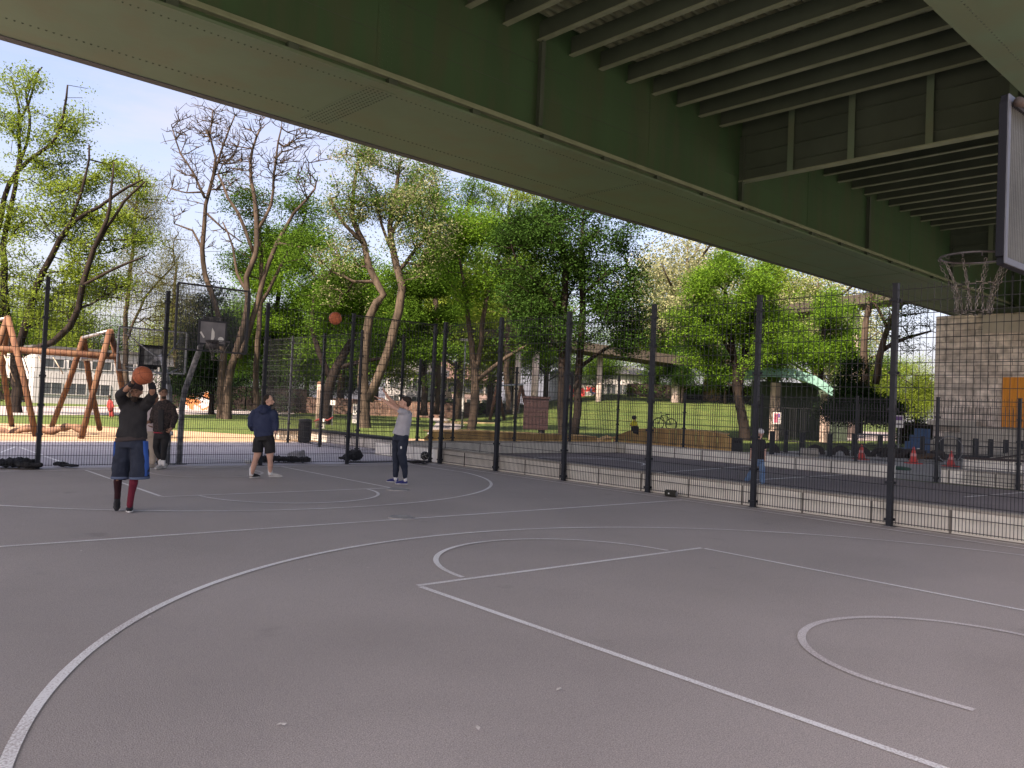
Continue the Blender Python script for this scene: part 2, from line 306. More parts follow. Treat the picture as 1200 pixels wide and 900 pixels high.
def girder(pi, s):
    # pi: inner edge perp, s: direction outward
    m = MB(); slab(m, A0, A1, pi, pi+s*3.62, H, H+.06); slab(m, A0, A1, pi+s*3.42, pi+s*3.52, H+.062, H+.22); k0 = len(m.f)
    def riv(m, a, p, r=.021, z=H):
        c = BR(a, p, z); m.add([c+BD*r-BP*r, c+BD*r+BP*r, c-BD*r+BP*r, c-BD*r-BP*r, c-ZZ*.016+BD*.008, c-ZZ*.016-BD*.008], [(0, 1, 4), (1, 2, 5, 4), (2, 3, 5), (3, 0, 4, 5)])
    a = -6.
    while a < 50: riv(m, a, pi+s*2.72); riv(m, a, pi+s*.42, .017); a += .13
    g = m.build('bottom_flange', M_gb, br, m2=M_gd, k0=k0)  # rivets coloured darker to stand for their small shadows
    m = MB(); slab(m, A0, A1, pi+s*3.622, pi+s*3.85, H-.02, H+.10); m.build('edge_angle', M_edge, br)
    for k, a in enumerate((-.1, 9.2, 18.55, 27.9, 37.2, 46.6)):
        m = MB(); slab(m, a, a+(.68 if k == 1 else .16), pi+s*.3, pi+s*3.3, H-.012, H-.001); k0 = len(m.f)
        if k == 1:
            for i in range(6):
                for j in range(26): riv(m, a+.06+i*.11, pi+s*(.4+j*.11), .02, H-.012)
        else:
            for j in range(30): riv(m, a+.08, pi+s*(.35+j*.1), .016, H-.012)
        m.build('splice_plate', M_gb, br, m2=M_gd, k0=k0)  # same darkened rivets, shadow put into their colour
    m = MB(); slab(m, A0, A1, pi+s*.16, pi+s*.2, H+.06, 12.0); slab(m, A0, A1, pi+s*3.6, pi+s*3.64, H+.06, 12.0)
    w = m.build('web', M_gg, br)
    # raised angle above the flange, with the dark gap under it, and small blocks in the gap
    m = MB(); slab(m, A0, A1, pi+s*.02, pi+s*.16, H+.20, H+.235); slab(m, A0, A1, pi+s*.125, pi+s*.158, H+.237, H+.36)
    m.build('web_angle', M_gf, br)
    a = .2
    while a < 60: m = MB(); slab(m, a, a+.22, pi+s*.03, pi+s*.158, H+.062, H+.198); m.build('packing_block', M_gd, br); a += 2.33
    for a in (-4.7, 4.65, 14., 23.35, 32.9, 42.2, 51.6):
        m = MB(); slab(m, a, a+.03, pi+s*.0, pi+s*.158, H+.362, 10.9); slab(m, a-.05, a+.08, pi-s*.012, pi-s*.001, H+.37, 10.9)
        m.build('web_stiffener', M_gd, br)
    for a in (-.1, 9.25, 18.55, 28.0, 37.4):
        m = MB(); slab(m, a, a+.42, pi+s*.148, pi+s*.158, H+.362, 11.9)
        for j in range(30):
            for i in (0.05, .15, .27, .37):
                c = BR(a+i, pi+s*.148, H+.45+j*.113); r = .014; m.add([c+BD*r-ZZ*r, c+BD*r+ZZ*r, c-BD*r+ZZ*r, c-BD*r-ZZ*r, c-s*BP*.012], [(0, 1, 4), (1, 2, 4), (2, 3, 4), (3, 0, 4)])
        m.build('web_splice', M_gg, br)
    for z in (9.55, 10.35): 
        m = MB(); slab(m, A0, A1, pi+s*.152, pi+s*.158, z, z+.012); m.build('weld_seam', M_gd, br)
girder(14.55, 1); girder(5.10, -1)
m = MB(); slab(m, A0, A1, -3.6, 24.0, 12.05, 12.35); m.build('deck', M_gd, br)  # unseen deck edges placed to set the shadow's reach and let in skylight
m = MB()
for p in np.arange(5.35, 14.6, .31): slab(m, -2, 62, p, p+.025, 11.46, 12.048); slab(m, -2, 62, p-.03, p+.055, 11.44, 11.458)
m.build('stringer', M_gf, br)
m = MB(); slab(m, A0, A1, 23.9, 24.05, 12.352, 13.35); m.build('parapet', M_gg, br)
for k in range(-9, 42):
    a = 14.0+k*1.1685
    if k in (8, 24, -8): continue
    m = MB(); slab(m, a-.012, a+.012, 4.94, 14.70, 10.96, 11.435); rb = m.build('cross_rib', M_gd, br)
    m = MB(); slab(m, a-.085, a+.085, 4.94, 14.70, 10.93, 10.957); m.build('rib_flange', M_gf, rb)
for a in (4.65, 23.47, 42.2):
    m = MB(); slab(m, a-.015, a+.015, 4.94, 14.70, 9.44, 12.04); cg = m.build('cross_girder', M_gd, br)
    m = MB(); slab(m, a-.16, a+.16, 4.94, 14.70, 9.4, 9.437); m.build('girder_flange', M_gf, cg)
    for p in (12.88, 10.95, 8.75, 6.7):
        m = MB(); slab(m, a-.13, a-.017, p-.012, p+.012, 9.44, 11.9); slab(m, a-.145, a-.131, p-.10, p+.10, 9.44, 11.9); m.build('stiffener', M_gb, cg)
    m = MB()
    for z in (9.78, 10.32, 10.9): slab(m, a-.07, a-.016, 4.94, 14.70, z, z+.02)
    m.build('rail', M_gd, cg)
# the stone pier
M_stone = brickmat('pier_stone', (.84, .74, .67), (.60, .51, .45), (.30, .25, .22), 1.15, .34, .02, .37, 'YZ', 1.)
pr = thing('bridge_pier', 'tall brown ashlar stone pier carrying the bridge at the right edge', 'pier', BR(54, 14, 0))
MB().bbox(50.2, 58, 6.2, 18.15, 0, 8.0).build('pier_wall', M_stone, pr, bevel=.04)
M_conc = mat('concrete', (.55, .51, .45), .9, (.42, .385, .335), 1.3, 8, .3, .7, bump=.5, bscale=12, col3=(.38, .35, .3), scale3=.8, amt3=.3)
MB().bbox(50.0, 50.19, 13.0, 15.6, 6.9, 7.9).build('capstone', M_conc, pr)
MB().bbox(50.6, 57, 9, 17, 8.0, 8.38).build('bearing', M_gd, pr)
M_orange = mat('orange_wood', (.85, .33, .045), .6, (.7, .26, .035), 1.5, 6, stretch=(1, 6, .6))
m = MB()
for i in range(12): m.bbox(50.1, 50.185, 11.0+i*.3, 11.0+i*.3+.292, 1.72, 4.45)
dr = m.build('panel_door', M_orange, pr); MB().bbox(50.06, 50.098, 12.5, 12.56, 2.9, 3.2).build('handle', M_gd, dr)
st = thing('stone_steps', 'pale concrete steps and plinth at the foot of the stone bridge pier', 'steps', BR(48, 14, 0))
for k in range(4): MB().bbox(46.4+k*.95, 50.19, 8+k*.0, 17.9-k*.5, k*.42, k*.42+.417).build('step', M_conc, st, bevel=.02)
MB().bbox(49.3, 50.15, 15.6, 18.1, 1.68, 1.95).build('ledge', M_conc, st)

# ================================================================== fences
M_post = mat('anthracite_paint', (.019, .022, .029), .55, (.025, .028, .035), 4, 4, spec=.25)
M_wire = mat('fence_wire', (.018, .020, .024), .6, spec=.4)
M_clamp = mat('galvanised', (.35, .36, .38), .45, (.25, .26, .28), 6, 4, metal=.6)
def wire_panel(a, b, z0, z1, fine_to=2.0, r=.0036, r2=.0046):
    a = np.array([a[0], a[1], 0.]); b = np.array([b[0], b[1], 0.]); d = b-a; L = np.linalg.norm(d); d /= L; nrm = np.array([-d[1], d[0], 0]); m = MB()
    def bar(p, q, ax, w):  # open 4-sided prism
        ay = np.cross((q-p)/np.linalg.norm(q-p), ax); vs = [e+i*ax*w+j*ay*w for e in (p, q) for i, j in ((-1, -1), (1, -1), (1, 1), (-1, 1))]
        m.add(vs, [(0, 1, 5, 4), (1, 2, 6, 5), (2, 3, 7, 6), (3, 0, 4, 7)])
    n = int(L/.05)
    for i in range(1, n):
        p = a+d*L*i/n; top = z1 if i % 2 == 0 else min(z1, fine_to)
        bar(p+ZZ*z0, p+ZZ*top, d, r)
    z = z0+.02
    while z < z1:
        for s in (-1, 1): bar(a+ZZ*z+nrm*s*.0075, b+ZZ*z+nrm*s*.0075, nrm, r2)
        z += .2
    return m
def fence(name, label, posts, zb, h, pw=.08, top_from=2.0, skip=(), group=None):
    c = np.mean(np.array(posts), axis=0); t = thing(name, label, 'fence', (c[0], c[1], zb), group)
    for i, p in enumerate(posts):
        m = MB(); q = posts[min(i+1, len(posts)-1)]; q0 = posts[max(i-1, 0)]; d = np.array([q[0]-q0[0], q[1]-q0[1], 0]); d /= np.linalg.norm(d); n = np.array([-d[1], d[0], 0])
        P = np.array([p[0], p[1], 0.]); m.obox(P+ZZ*(zb+h/2), d*pw/2, n*pw/2, ZZ*h/2); m.obox(P+ZZ*(zb+h+.008), d*(pw/2+.006), n*(pw/2+.006), ZZ*.008)
        z = .12
        while z < h: m.obox(P+ZZ*(zb+z)-n*(pw/2+.012)*1, d*(pw/2+.02), n*.011, ZZ*.022); m.obox(P+ZZ*(zb+z)+n*(pw/2+.012), d*(pw/2+.02), n*.011, ZZ*.022); z += .6
        m.obox(P+ZZ*(zb+.006), d*(pw/2+.05), n*(pw/2+.05), ZZ*.006); m.build('post', M_post, t)
    for i in range(len(posts)-1):
        if i in skip: continue
        wire_panel(posts[i], posts[i+1], zb+.06, zb+h-.02, zb+top_from).build('wire_panel', M_wire, t)
    return t
FX = 6.95; fy = [GP(1, 1)]*0
def onX(px, X):   # Y of the point on the plane x=X in image column px (at eye height)
    a = YAW+math.atan((px-600)/F); return CAM[1]+(X-CAM[0])/math.tan(a)
ry = [onX(p, FX) for p in (1047, 887, 763.5, 664.5, 585, 519.5)]
st0 = (ry[-1]-ry[0])/5
ys_ = [ry[0]-3*st0, ry[0]-2*st0, ry[0]-st0]+ry
fence('mesh_fence', 'tall dark double wire mesh fence along the right side of the court', [(FX, y) for y in ys_], 0, 3.98, .085)
YFF = 16.45
def onY(px, Y):
    a = YAW+math.atan((px-600)/F); return CAM[0]+(Y-CAM[1])*math.tan(a)
fx = [onY(p, YFF) for p in (50, 192, 310, 411)]
fence('mesh_fence', 'tall dark double wire mesh fence across the far end of the court behind the players', [(fx[0]-7.6, YFF), (fx[0]-5.1, YFF), (fx[0]-2.55, YFF)]+[(x, YFF) for x in fx]+[(FX-.06, YFF+.12)], 0, 3.95, .075, skip=(6,))
wp = wire_panel((fx[-1]+.05, YFF), (FX-.06, YFF), .06, 3.9); 
# beyond: fence running away past the corner
fc = [(8.5, 20.7), (6.9, 20.7), (6.9, 23.25), (6.9, 25.75), (6.9, 28.2)]
fence('mesh_fence', 'tall dark mesh fence beyond the court running away past the low bench wall', fc, 0, 3.95, .07)
gate = thing('fence_gate', 'wide mesh gate panel closing the far right corner of the court fence', 'gate', ((fx[-1]+FX)/2, YFF, 0))
wp.build('wire_panel', M_wire, gate)
m = MB()
for z in (.05, 3.92): m.bar((fx[-1]+.06, YFF, z), (FX-.07, YFF, z), .03)
m.build('gate_frame', M_post, gate)
# small pitch fences
fence('pitch_end_fence', 'mesh fence standing on the low end wall of the small pitch', [(8.7, 19.93), (10.15, 19.93), (12.95, 19.95), (15.8, 19.97), (18.55, 20.0)], .43, 2.7, .07, 2.7)
fence('pitch_back_fence', 'mesh fence standing on the long back wall of the small pitch', [(18.55, 20.0)]+[(18.5, y) for y in (16.6, 13.3, 9.9, 8.75)], .43, 2.05, .07, 2.2)
p0 = (18.75, onX(1100, 18.75)); p1 = (18.6, onX(1196, 18.6))
fence('pitch_back_fence', 'low mesh fence panel right of the gap, on the cream wall at the right edge', [p0, p1, (18.6, p1[1]-2.6), (18.6, p1[1]-5.2)], 0, 2.5, .08, 2.2)

# ================================================================== low walls
M_wall = brickmat('cast_wall', (.88, .84, .75), (.82, .77, .68), (.20, .18, .155), 1.25, .5, .022, 0, 'YZ', .35, nr=(.86, 1.08))
M_wall2 = brickmat('cast_wall_end', (.88, .84, .75), (.82, .77, .68), (.20, .18, .155), 1.5, .5, .012, 0, 'XZ', .35, nr=(.86, 1.08))
def wall(name, label, x0, x1, y0, y1, h, m=M_wall, cap=True, cat='wall'):
    t = thing(name, label, cat, ((x0+x1)/2, (y0+y1)/2, 0)); MB().box(x0, x1, y0, y1, 0, h-.05 if cap else h).build('wall_blocks', m, t)
    if cap: MB().box(x0-.012, x1+.012, y0-.012, y1+.012, h-.048, h).build('coping', M_conc, t, bevel=.01)
    return t
wall('low_wall', 'long low cream concrete wall right behind the right hand court fence', 7.04, 7.2, -12, 19.79, .43)
wall('low_wall', 'low pale concrete wall closing the far end of the small pitch', 7.22, 18.3, 19.8, 20.05, .43, M_wall2)
wall('low_wall', 'cream concrete wall along the back of the small pitch left of the gap', 18.35, 18.62, 8.7, 20.05, .43)
wall('low_wall', 'cream concrete wall at the back of the small pitch right of the gap', 18.7, 18.95, -8, 7.4, .43)
bw = wall('bench_wall', 'low curved looking concrete bench wall with a dark seat slab beyond the mesh fence', 8.55, 8.95, 21.2, 27.5, .36, cap=False, cat='bench')
MB().box(8.45, 9.05, 21.1, 27.6, .37, .45).build('seat', M_post, bw, bevel=.01)
bl = G(372, 521); 
bw2 = wall('bench_wall', 'short concrete block of the bench wall just right of the black litter bin', 7.3, 8.3, 27.4, 27.9, .36, M_wall2, cap=False, cat='bench'); MB().box(7.2, 8.5, 27.35, 27.95, .37, .43).build('seat', M_post, bw2)

# ================================================================== hoops
M_board = mat('board_steel', (.19, .21, .215), .6, (.13, .145, .15), 3, 6, metal=.3, bump=.1)
M_bshade = mat('board_frame_shaded', (.012, .014, .020), .7, spec=.12)  # near board frame, coloured as its unlit side faces
M_skylit = mat('board_frame_skylit', (.12, .135, .165), .5, (.095, .107, .13), 5, 4, metal=.3)  # same frame, coloured as its back face lit by the sky
M_rim = mat('rim_steel', (.14, .14, .155), .4, (.08, .07, .07), 12, 5, metal=.6)
M_pole = mat('pole_grey', (.19, .20, .21), .55, (.12, .13, .14), 3, 5, metal=.3, col3=(.5, .5, .5), scale3=7, amt3=.6)
M_pale = mat('shooter_plate', (.20, .20, .215), .5, (.15, .15, .165), 5, 5)
M_white = mat('white_sticker', (.7, .7, .68), .6)
M_fgrey = mat('grid_frame_grey', (.04, .043, .052), .6, spec=.2)
def hoop(label, yb, s, w, z0, z1, rimc, rr, pole, solid=False, name='basketball_hoop', brace=True, frame=None, xc=0., neck=True):
    t = thing(name, label, 'basketball hoop', (pole[0], pole[1], 0))
    bt = MB(); F_ = .05 if solid else .036
    for z in (z0, z1): bt.box(xc-w/2, xc+w/2, yb-.025, yb+.025, z-F_/2, z+F_/2)
    for x in (xc-w/2, xc+w/2): bt.box(x-F_/2, x+F_/2, yb-.024, yb+.024, z0+F_/2, z1-F_/2)
    bf = bt.build('backboard', M_bshade if solid else (M_fgrey if frame in (None, M_bshade) else frame), t, bevel=.004)
    g = MB(); n = int((w-.05)/.03)
    for i in range(1, n): x = xc-w/2+w*i/n; g.box(x-.0025, x+.0025, yb-.011, yb+.011, z0+.02, z1-.02)
    z = z0+.12
    while z < z1-.04: g.box(xc-w/2+.02, xc+w/2-.02, yb-.0035, yb+.0035, z-.003, z+.003); z += .13
    g.build('grating', M_board if solid else M_wire, bf)
    if solid:
        ls = MB(); yy0, yy1 = sorted((yb-s*.0255, yb-s*.034))
        for (xa, xb, za, zb) in ((xc-w/2-.02, xc-w/2+.02, z0-.02, z1+.02), (xc+w/2-.02, xc+w/2+.02, z0-.02, z1+.02), (xc-w/2+.021, xc+w/2-.021, z0-.02, z0+.02), (xc-w/2+.021, xc+w/2-.021, z1-.02, z1+.02)): ls.box(xa, xb, yy0, yy1, za, zb)
        ls.build('lit_frame_face', M_skylit, bf)  # thin strip added to carry the sky-lit tone of the frame's back
        MB().tube([(xc-w/2+.03, yb-s*.07, z1-.03), (xc-w/2+.25, yb-s*.085, z1+.0), (xc+w/2-.25, yb-s*.085, z1-.0), (xc+w/2-.03, yb-s*.07, z1-.03)], .032, 10).build('top_pipe', mat('rusty_pipe', (.07, .075, .085), .6, (.06, .045, .04), 6, 6), bf, smooth=True)
        MB().box(xc-w/2+.027, xc+w/2-.027, min(yb+s*.013, yb+s*.017), max(yb+s*.013, yb+s*.017), z0+.026, z1-.026).build('plate', M_board, bf)
    sq = MB(); zs = z0+.17; y1 = yb+s*.028
    sq.box(xc-.27, xc+.27, y1-.006, y1+.006, zs, zs+.46); pl = sq.build('shooter_plate', M_pale, bf)
    fr = MB()
    for (x0, x1, za, zb) in ((-.31, .31, zs-.04, zs), (-.31, .31, zs+.46, zs+.5), (-.31, -.27, zs, zs+.46), (.27, .31, zs, zs+.46)): fr.box(xc+x0, xc+x1, y1-.012, y1+.012, za, zb)
    fr.build('shooter_frame', M_fgrey, bf)
    if name == 'basketball_hoop' and not solid:
        mk = MB(); yy = y1+s*.012
        def mark(poly): mk.extr([(xc-x, yy, zs+z) for x, z in poly], (0, s*.004, 0))
        mark([(.28, .22), (.25, .24), (.17, .12), (.20, .10)]); mark([(.02, .34), (-.035, .25), (-.04, .14), (0, .03), (.035, .08), (.03, .22)])
        mark([(-.18+.065*math.cos(q), .1+.055*math.sin(q)) for q in np.linspace(0, 2*math.pi, 14)[:-1]])
        mk.build('paint_marks', M_white, pl)
    x0, y0, zr = rimc
    rm = MB().torus((x0, y0, zr), rr, .008, n=48)
    for sx in (-1, 1): rm.tube([(x0+sx*.13, y0-s*(rr*.75), zr), (x0+sx*.10, yb+s*.03, zr), (x0+sx*.10, yb+s*.03, zr-.12)], .010, 6)
    for k in range(12):
        a = k*math.pi/6; rm.torus((x0+rr*math.cos(a), y0+rr*math.sin(a), zr-.016), .014, .003, (math.cos(a), math.sin(a), 0), (0, 0, 1), 8, 4)
    rm.box(x0-.14, x0+.14, min(yb+s*.03, yb+s*.045), max(yb+s*.03, yb+s*.045), zr-.16, zr+.03)
    ri = rm.build('rim', M_rim, t, smooth=True)
    nt = MB()
    for k in range(10):                                          # chain net of links
        a = k*math.pi/5; P = []
        for j in range(15):
            q = j/14; rad = rr*(1-.50*math.sin(min(1, q*1.1)*math.pi/2)); aa = a+(.2*(1 if k % 2 else -1))*max(0, q-.45)/.55
            P.append(np.array([x0+rad*math.cos(aa), y0+rad*math.sin(aa), zr-.045-.36*q]))
        for j in range(14):
            c = (P[j]+P[j+1])/2; d = P[j+1]-P[j]; L = np.linalg.norm(d); d /= L; sd = np.cross(d, np.array([math.cos(a), math.sin(a), 0])); sd /= np.linalg.norm(sd)+1e-9
            if j % 2: sd = np.cross(d, sd)
            nt.tube([c-d*L*.6, c-d*L*.3+sd*.0085, c+d*L*.3+sd*.0085, c+d*L*.6, c+d*L*.3-sd*.0085, c-d*L*.3-sd*.0085, c-d*L*.6], .0027, 4, cap=False)
    for q, zz in ((.42, 0), (.98, 0)):
        for k in range(12):
            a = k*math.pi/6; b2 = a+math.pi/6; rad = rr*(1-.50*math.sin(min(1, q*1.1)*math.pi/2)); pa = np.array([x0+rad*math.cos(a), y0+rad*math.sin(a), zr-.045-.36*q]); pb = np.array([x0+rad*math.cos(b2), y0+rad*math.sin(b2), zr-.045-.36*q])
            for j in range(4):
                c0 = pa+(pb-pa)*j/4; c1 = pa+(pb-pa)*(j+1)/4; sg = -.02*math.sin((j+.5)/4*math.pi); nt.tube([c0+ZZ*sg, c1+ZZ*sg], .004, 4, cap=False)
    nt.build('chain_net', mat('chain_steel', (.26, .25, .24), .35, (.07, .06, .06), 30, 3, metal=.6), t, smooth=True)
    zc = (z0+z1)/2-.15; px, py = pole[0], pole[1]
    P = [(px, py, 0), (px, py, 1.35), (px+(xc-px)*.05, py+(yb-py)*.08, 1.75), (px+(xc-px)*.5, py+(yb-py)*.5, 2.55), (px+(xc-px)*.9, py+(yb-py)*.8, zc-.05), (xc, yb-s*.05, zc)]
    MB().tube(P, [.065, .065, .065, .062, .055, .05], 12).build('pole', M_pole, t, smooth=True)
    m = MB()
    for sx in ((-1, 1) if brace else ()): m.tube([(px+(xc-px)*.45, py+(yb-py)*.45, 2.4), (xc+sx*w*.42, yb-s*.03, z1-.12)], .016, 6)
    for sx in ((-1, 1) if brace else ()): m.tube([(px+(xc-px)*.3, py+(yb-py)*.3, 2.1), (xc+sx*w*.38, yb-s*.03, z0+.1)], .016, 6)
    m.box(xc-.2, xc+.2, min(yb-s*.03, yb-s*.05), max(yb-s*.03, yb-s*.05), zc-.2, zc+.2)
    m.build('brace', M_pole, t)
    MB().box(px-.14, px+.14, py-.14, py+.14, 0.016, .03).build('base_plate', M_pole, t)
    return t
nh = hoop('basketball hoop with chain net and grey steel backboard seen from behind, under the bridge', -.58, 1, 1.62, 2.78, 3.84, (.02, -.17, 2.955), .235, (.2, -2.2), solid=True, frame=M_bshade, xc=.115, brace=False)
pp = G(209.5, 544.5); 
hoop('far basketball hoop with dark grid board on a bent sticker covered pole', 15.18, -1, 1.56, 2.62, 4.02, (.02, 14.82, 2.83), .24, (float(pp[0]), float(pp[1])), xc=.02, brace=False)
q = G(202, 543); hc = W(179, 411, 20.3)
hoop('silver framed basketball hoop behind the far fence, its back towards the court', float(hc[1]), 1, 1.62, float(hc[2])-.53, float(hc[2])+.52, (float(hc[0]), float(hc[1])+.4, float(hc[2])-.3), .23, (float(onY(201, 16.95)), 16.95), name='rear_hoop', frame=M_clamp, xc=float(hc[0]))

# ================================================================== balls
M_ball = mat('basketball_rubber', (.42, .12, .055), .6, (.34, .095, .045), 60, 2, bump=.3, bscale=300)
M_seam = mat('ball_seam', (.04, .025, .02), .7)
def ball(label, c, r, rot=0, ang=.5, M=M_ball, seam=M_seam):
    t = thing('ball' if M is not M_ball else 'basketball', label, 'ball', c); MB().ell(c, r, r, r, nu=28, nv=18).build('skin', M, t, smooth=True)
    m = MB(); c = np.array(c); ax = np.array([math.cos(ang), math.sin(ang), 0]); ay = np.array([-math.sin(ang)*math.sin(rot), math.cos(ang)*math.sin(rot), math.cos(rot)]); az = np.cross(ax, ay)
    m.torus(c, r*.998, r*.014, ax, ay, 40, 5); m.torus(c, r*.998, r*.014, ax, az, 40, 5)
    for s in (-1, 1): m.torus(c+az*s*r*.62, r*.783, r*.014, ax, ay, 36, 5)
    m.build('seams', seam, t); return t
ball('orange basketball flying through the air in front of the trees', W(393, 373, 15.2), .12, .3, 1.1)
M_bw = mat('black_ball', (.02, .02, .022), .5)
bb = W(498, 527, 21.5); ball('small black and white ball lying on the ground beyond the corner fence', (bb[0], bb[1], .3), .115, .5, .3, M_bw, mat('white_seam', (.75, .75, .73), .6))

# ================================================================== people
def evald(ob, voxel, smooth_it=3, disp=0., dsc=.12):
    rm = ob.modifiers.new('r', 'REMESH'); rm.mode = 'VOXEL'; rm.voxel_size = voxel; rm.use_smooth_shade = True
    sm = ob.modifiers.new('s', 'SMOOTH'); sm.iterations = smooth_it; sm.factor = .5
    if disp:
        tx = bpy.data.textures.new('folds', 'CLOUDS'); tx.noise_scale = dsc; tx.noise_depth = 1
        dm = ob.modifiers.new('d', 'DISPLACE'); dm.texture = tx; dm.strength = disp; dm.mid_level = .5; dm.texture_coords = 'LOCAL'
    dg = bpy.context.evaluated_depsgraph_get(); me = bpy.data.meshes.new_from_object(ob.evaluated_get(dg)); ob.modifiers.clear(); old = ob.data; mt = list(old.materials); ob.data = me
    if not me.materials:
        for x in mt: me.materials.append(x)
    me.polygons.foreach_set('use_smooth', [True]*len(me.polygons)); bpy.data.meshes.remove(old); return ob
def V3(*a): return np.array(a, float)
def hand(m, wrist, d, side, curl=.3, s=1.):
    d = d/np.linalg.norm(d); side = side-d*(side@d); side /= np.linalg.norm(side); nrm = np.cross(d, side)
    m.tube([wrist-d*.02, wrist+d*.03*s, wrist+d*.085*s], [(.026, .018), (.038*s, .016), (.038*s, .014)], 10, side=side)
    for k, (o, L) in enumerate(((-.030, .066), (-.010, .078), (.011, .074), (.030, .058))):
        p = wrist+d*.08*s+side*o*s; P = [p-d*.02]; dd = d+side*o*4; dd /= np.linalg.norm(dd); a = curl*.5
        P.append(p)
        for f in (.45, .32, .25):
            dr = dd*math.cos(a)+nrm*math.sin(a); p = p+dr*L*f*s; P.append(p); a += curl
        m.tube(P, [.0095*s, .0098*s, .009*s, .0085*s, .0075*s], 6)
    p = wrist+d*.025*s-side*.03*s; q1 = p-side*.03*s+d*.03*s+nrm*.012; m.tube([p, q1, q1+d*.032*s-side*.008+nrm*.01], [.013*s, .0115*s, .009*s], 6)
def head(body, c, fwd, up, s=1., tilt=0):
    fwd = fwd/np.linalg.norm(fwd); up = up-fwd*(up@fwd); up /= np.linalg.norm(up); sd = np.cross(fwd, up); A = [sd, fwd, up]
    c = np.asarray(c, float)
    body.ell(c+up*.025*s-fwd*.008*s, .074*s, .093*s, .098*s, A, 16, 12)
    body.ell(c-up*.045*s+fwd*.022*s, .056*s, .068*s, .072*s, A, 14, 10)
    body.ell(c-up*.095*s+fwd*.055*s, .026*s, .026*s, .02*s, A)
    body.tube([c+up*.02*s+fwd*.085*s, c-up*.02*s+fwd*.112*s, c-up*.03*s+fwd*.09*s], [.009*s, .015*s, .013*s], 6)
    body.ell(c-up*.058*s+fwd*.088*s, .024*s, .012*s, .010*s, A, 8, 6)
    for q in (-1, 1): body.ell(c+sd*q*.078*s-up*.0*s-fwd*.005, .010*s, .02*s, .031*s, A, 8, 6); body.ell(c+sd*q*.035*s-up*.012*s+fwd*.07*s, .022*s, .016*s, .014*s, A, 8, 6)
    return c, fwd, up, sd
def eyes(t, hd, s, body):
    c, fwd, up, sd = hd
    for q in (-1, 1):
        MB().ell(c+sd*q*.031*s+up*.012*s+fwd*.083*s, .013*s, .008*s, .0065*s, [sd, fwd, up], 8, 6).build('eye', M_eye, t, smooth=True)
        MB().tube([c+sd*q*.014*s+up*.03*s+fwd*.091*s, c+sd*q*.034*s+up*.035*s+fwd*.087*s, c+sd*q*.052*s+up*.028*s+fwd*.072*s], .0045*s, 5).build('eyebrow', M_hair, t, smooth=True)
M_eye = mat('eye', (.03, .022, .018), .3)
M_skin = mat('skin', (.60, .36, .27), .55, (.54, .31, .23), 8, 3, spec=.4); M_skin2 = mat('skin_tan', (.36, .20, .135), .55, (.31, .17, .115), 8, 3); M_skin3 = mat('skin_brown', (.25, .14, .095), .55, (.20, .11, .075), 8, 3)
M_hair = mat('dark_hair', (.018, .013, .011), .7, (.04, .028, .02), 60, 3, bump=.8, bscale=120)
M_black = mat('black_fabric', (.016, .016, .018), .85, (.026, .026, .028), 5, 5, bump=.4, bscale=30); M_navy = mat('navy_fabric', (.022, .032, .075), .85, (.032, .044, .09), 5, 5, bump=.4, bscale=30)
M_dnavy = mat('dark_navy_fabric', (.014, .02, .036), .8, (.024, .032, .052), 5, 5, bump=.4, bscale=30); M_grey = mat('light_grey_fabric', (.42, .42, .45), .9, (.35, .35, .385), 6, 5, bump=.4, bscale=30)
M_wf = mat('white_fabric', (.70, .69, .68), .85, (.6, .6, .6), 9, 4); M_maroon = mat('maroon_fabric', (.17, .018, .035), .8, (.12, .012, .026), 9, 4); M_blue = mat('blue_fabric', (.03, .11, .40), .8)
M_jean = mat('blue_denim', (.10, .20, .36), .85, (.2, .31, .46), 9, 5); M_beige = mat('beige_fabric', (.42, .36, .3), .9, (.35, .3, .25), 6, 4); M_pinkw = mat('pale_pink_fabric', (.5, .44, .46), .9)
M_shoeb = mat('shoe_black', (.02, .02, .022), .5); M_shoen = mat('shoe_navy', (.03, .035, .16), .5); M_shoew = mat('shoe_white', (.62, .60, .57), .6, (.5, .48, .45), 20, 3); M_sole = mat('shoe_sole', (.7, .69, .66), .6)
M_cream = mat('shoe_beige', (.42, .38, .34), .7); M_yel = mat('yellow_fabric', (.6, .55, .04), .8); M_redf = mat('red_fabric', (.22, .03, .028), .8)
M_check = mat('check_fabric', (.02, .018, .018), .85, (.06, .042, .04), 34, 2, .45, .6)
CR = RT.copy(); CR[2] = 0; CR /= np.linalg.norm(CR); CF = FW.copy(); CF[2] = 0; CF /= np.linalg.norm(CF)
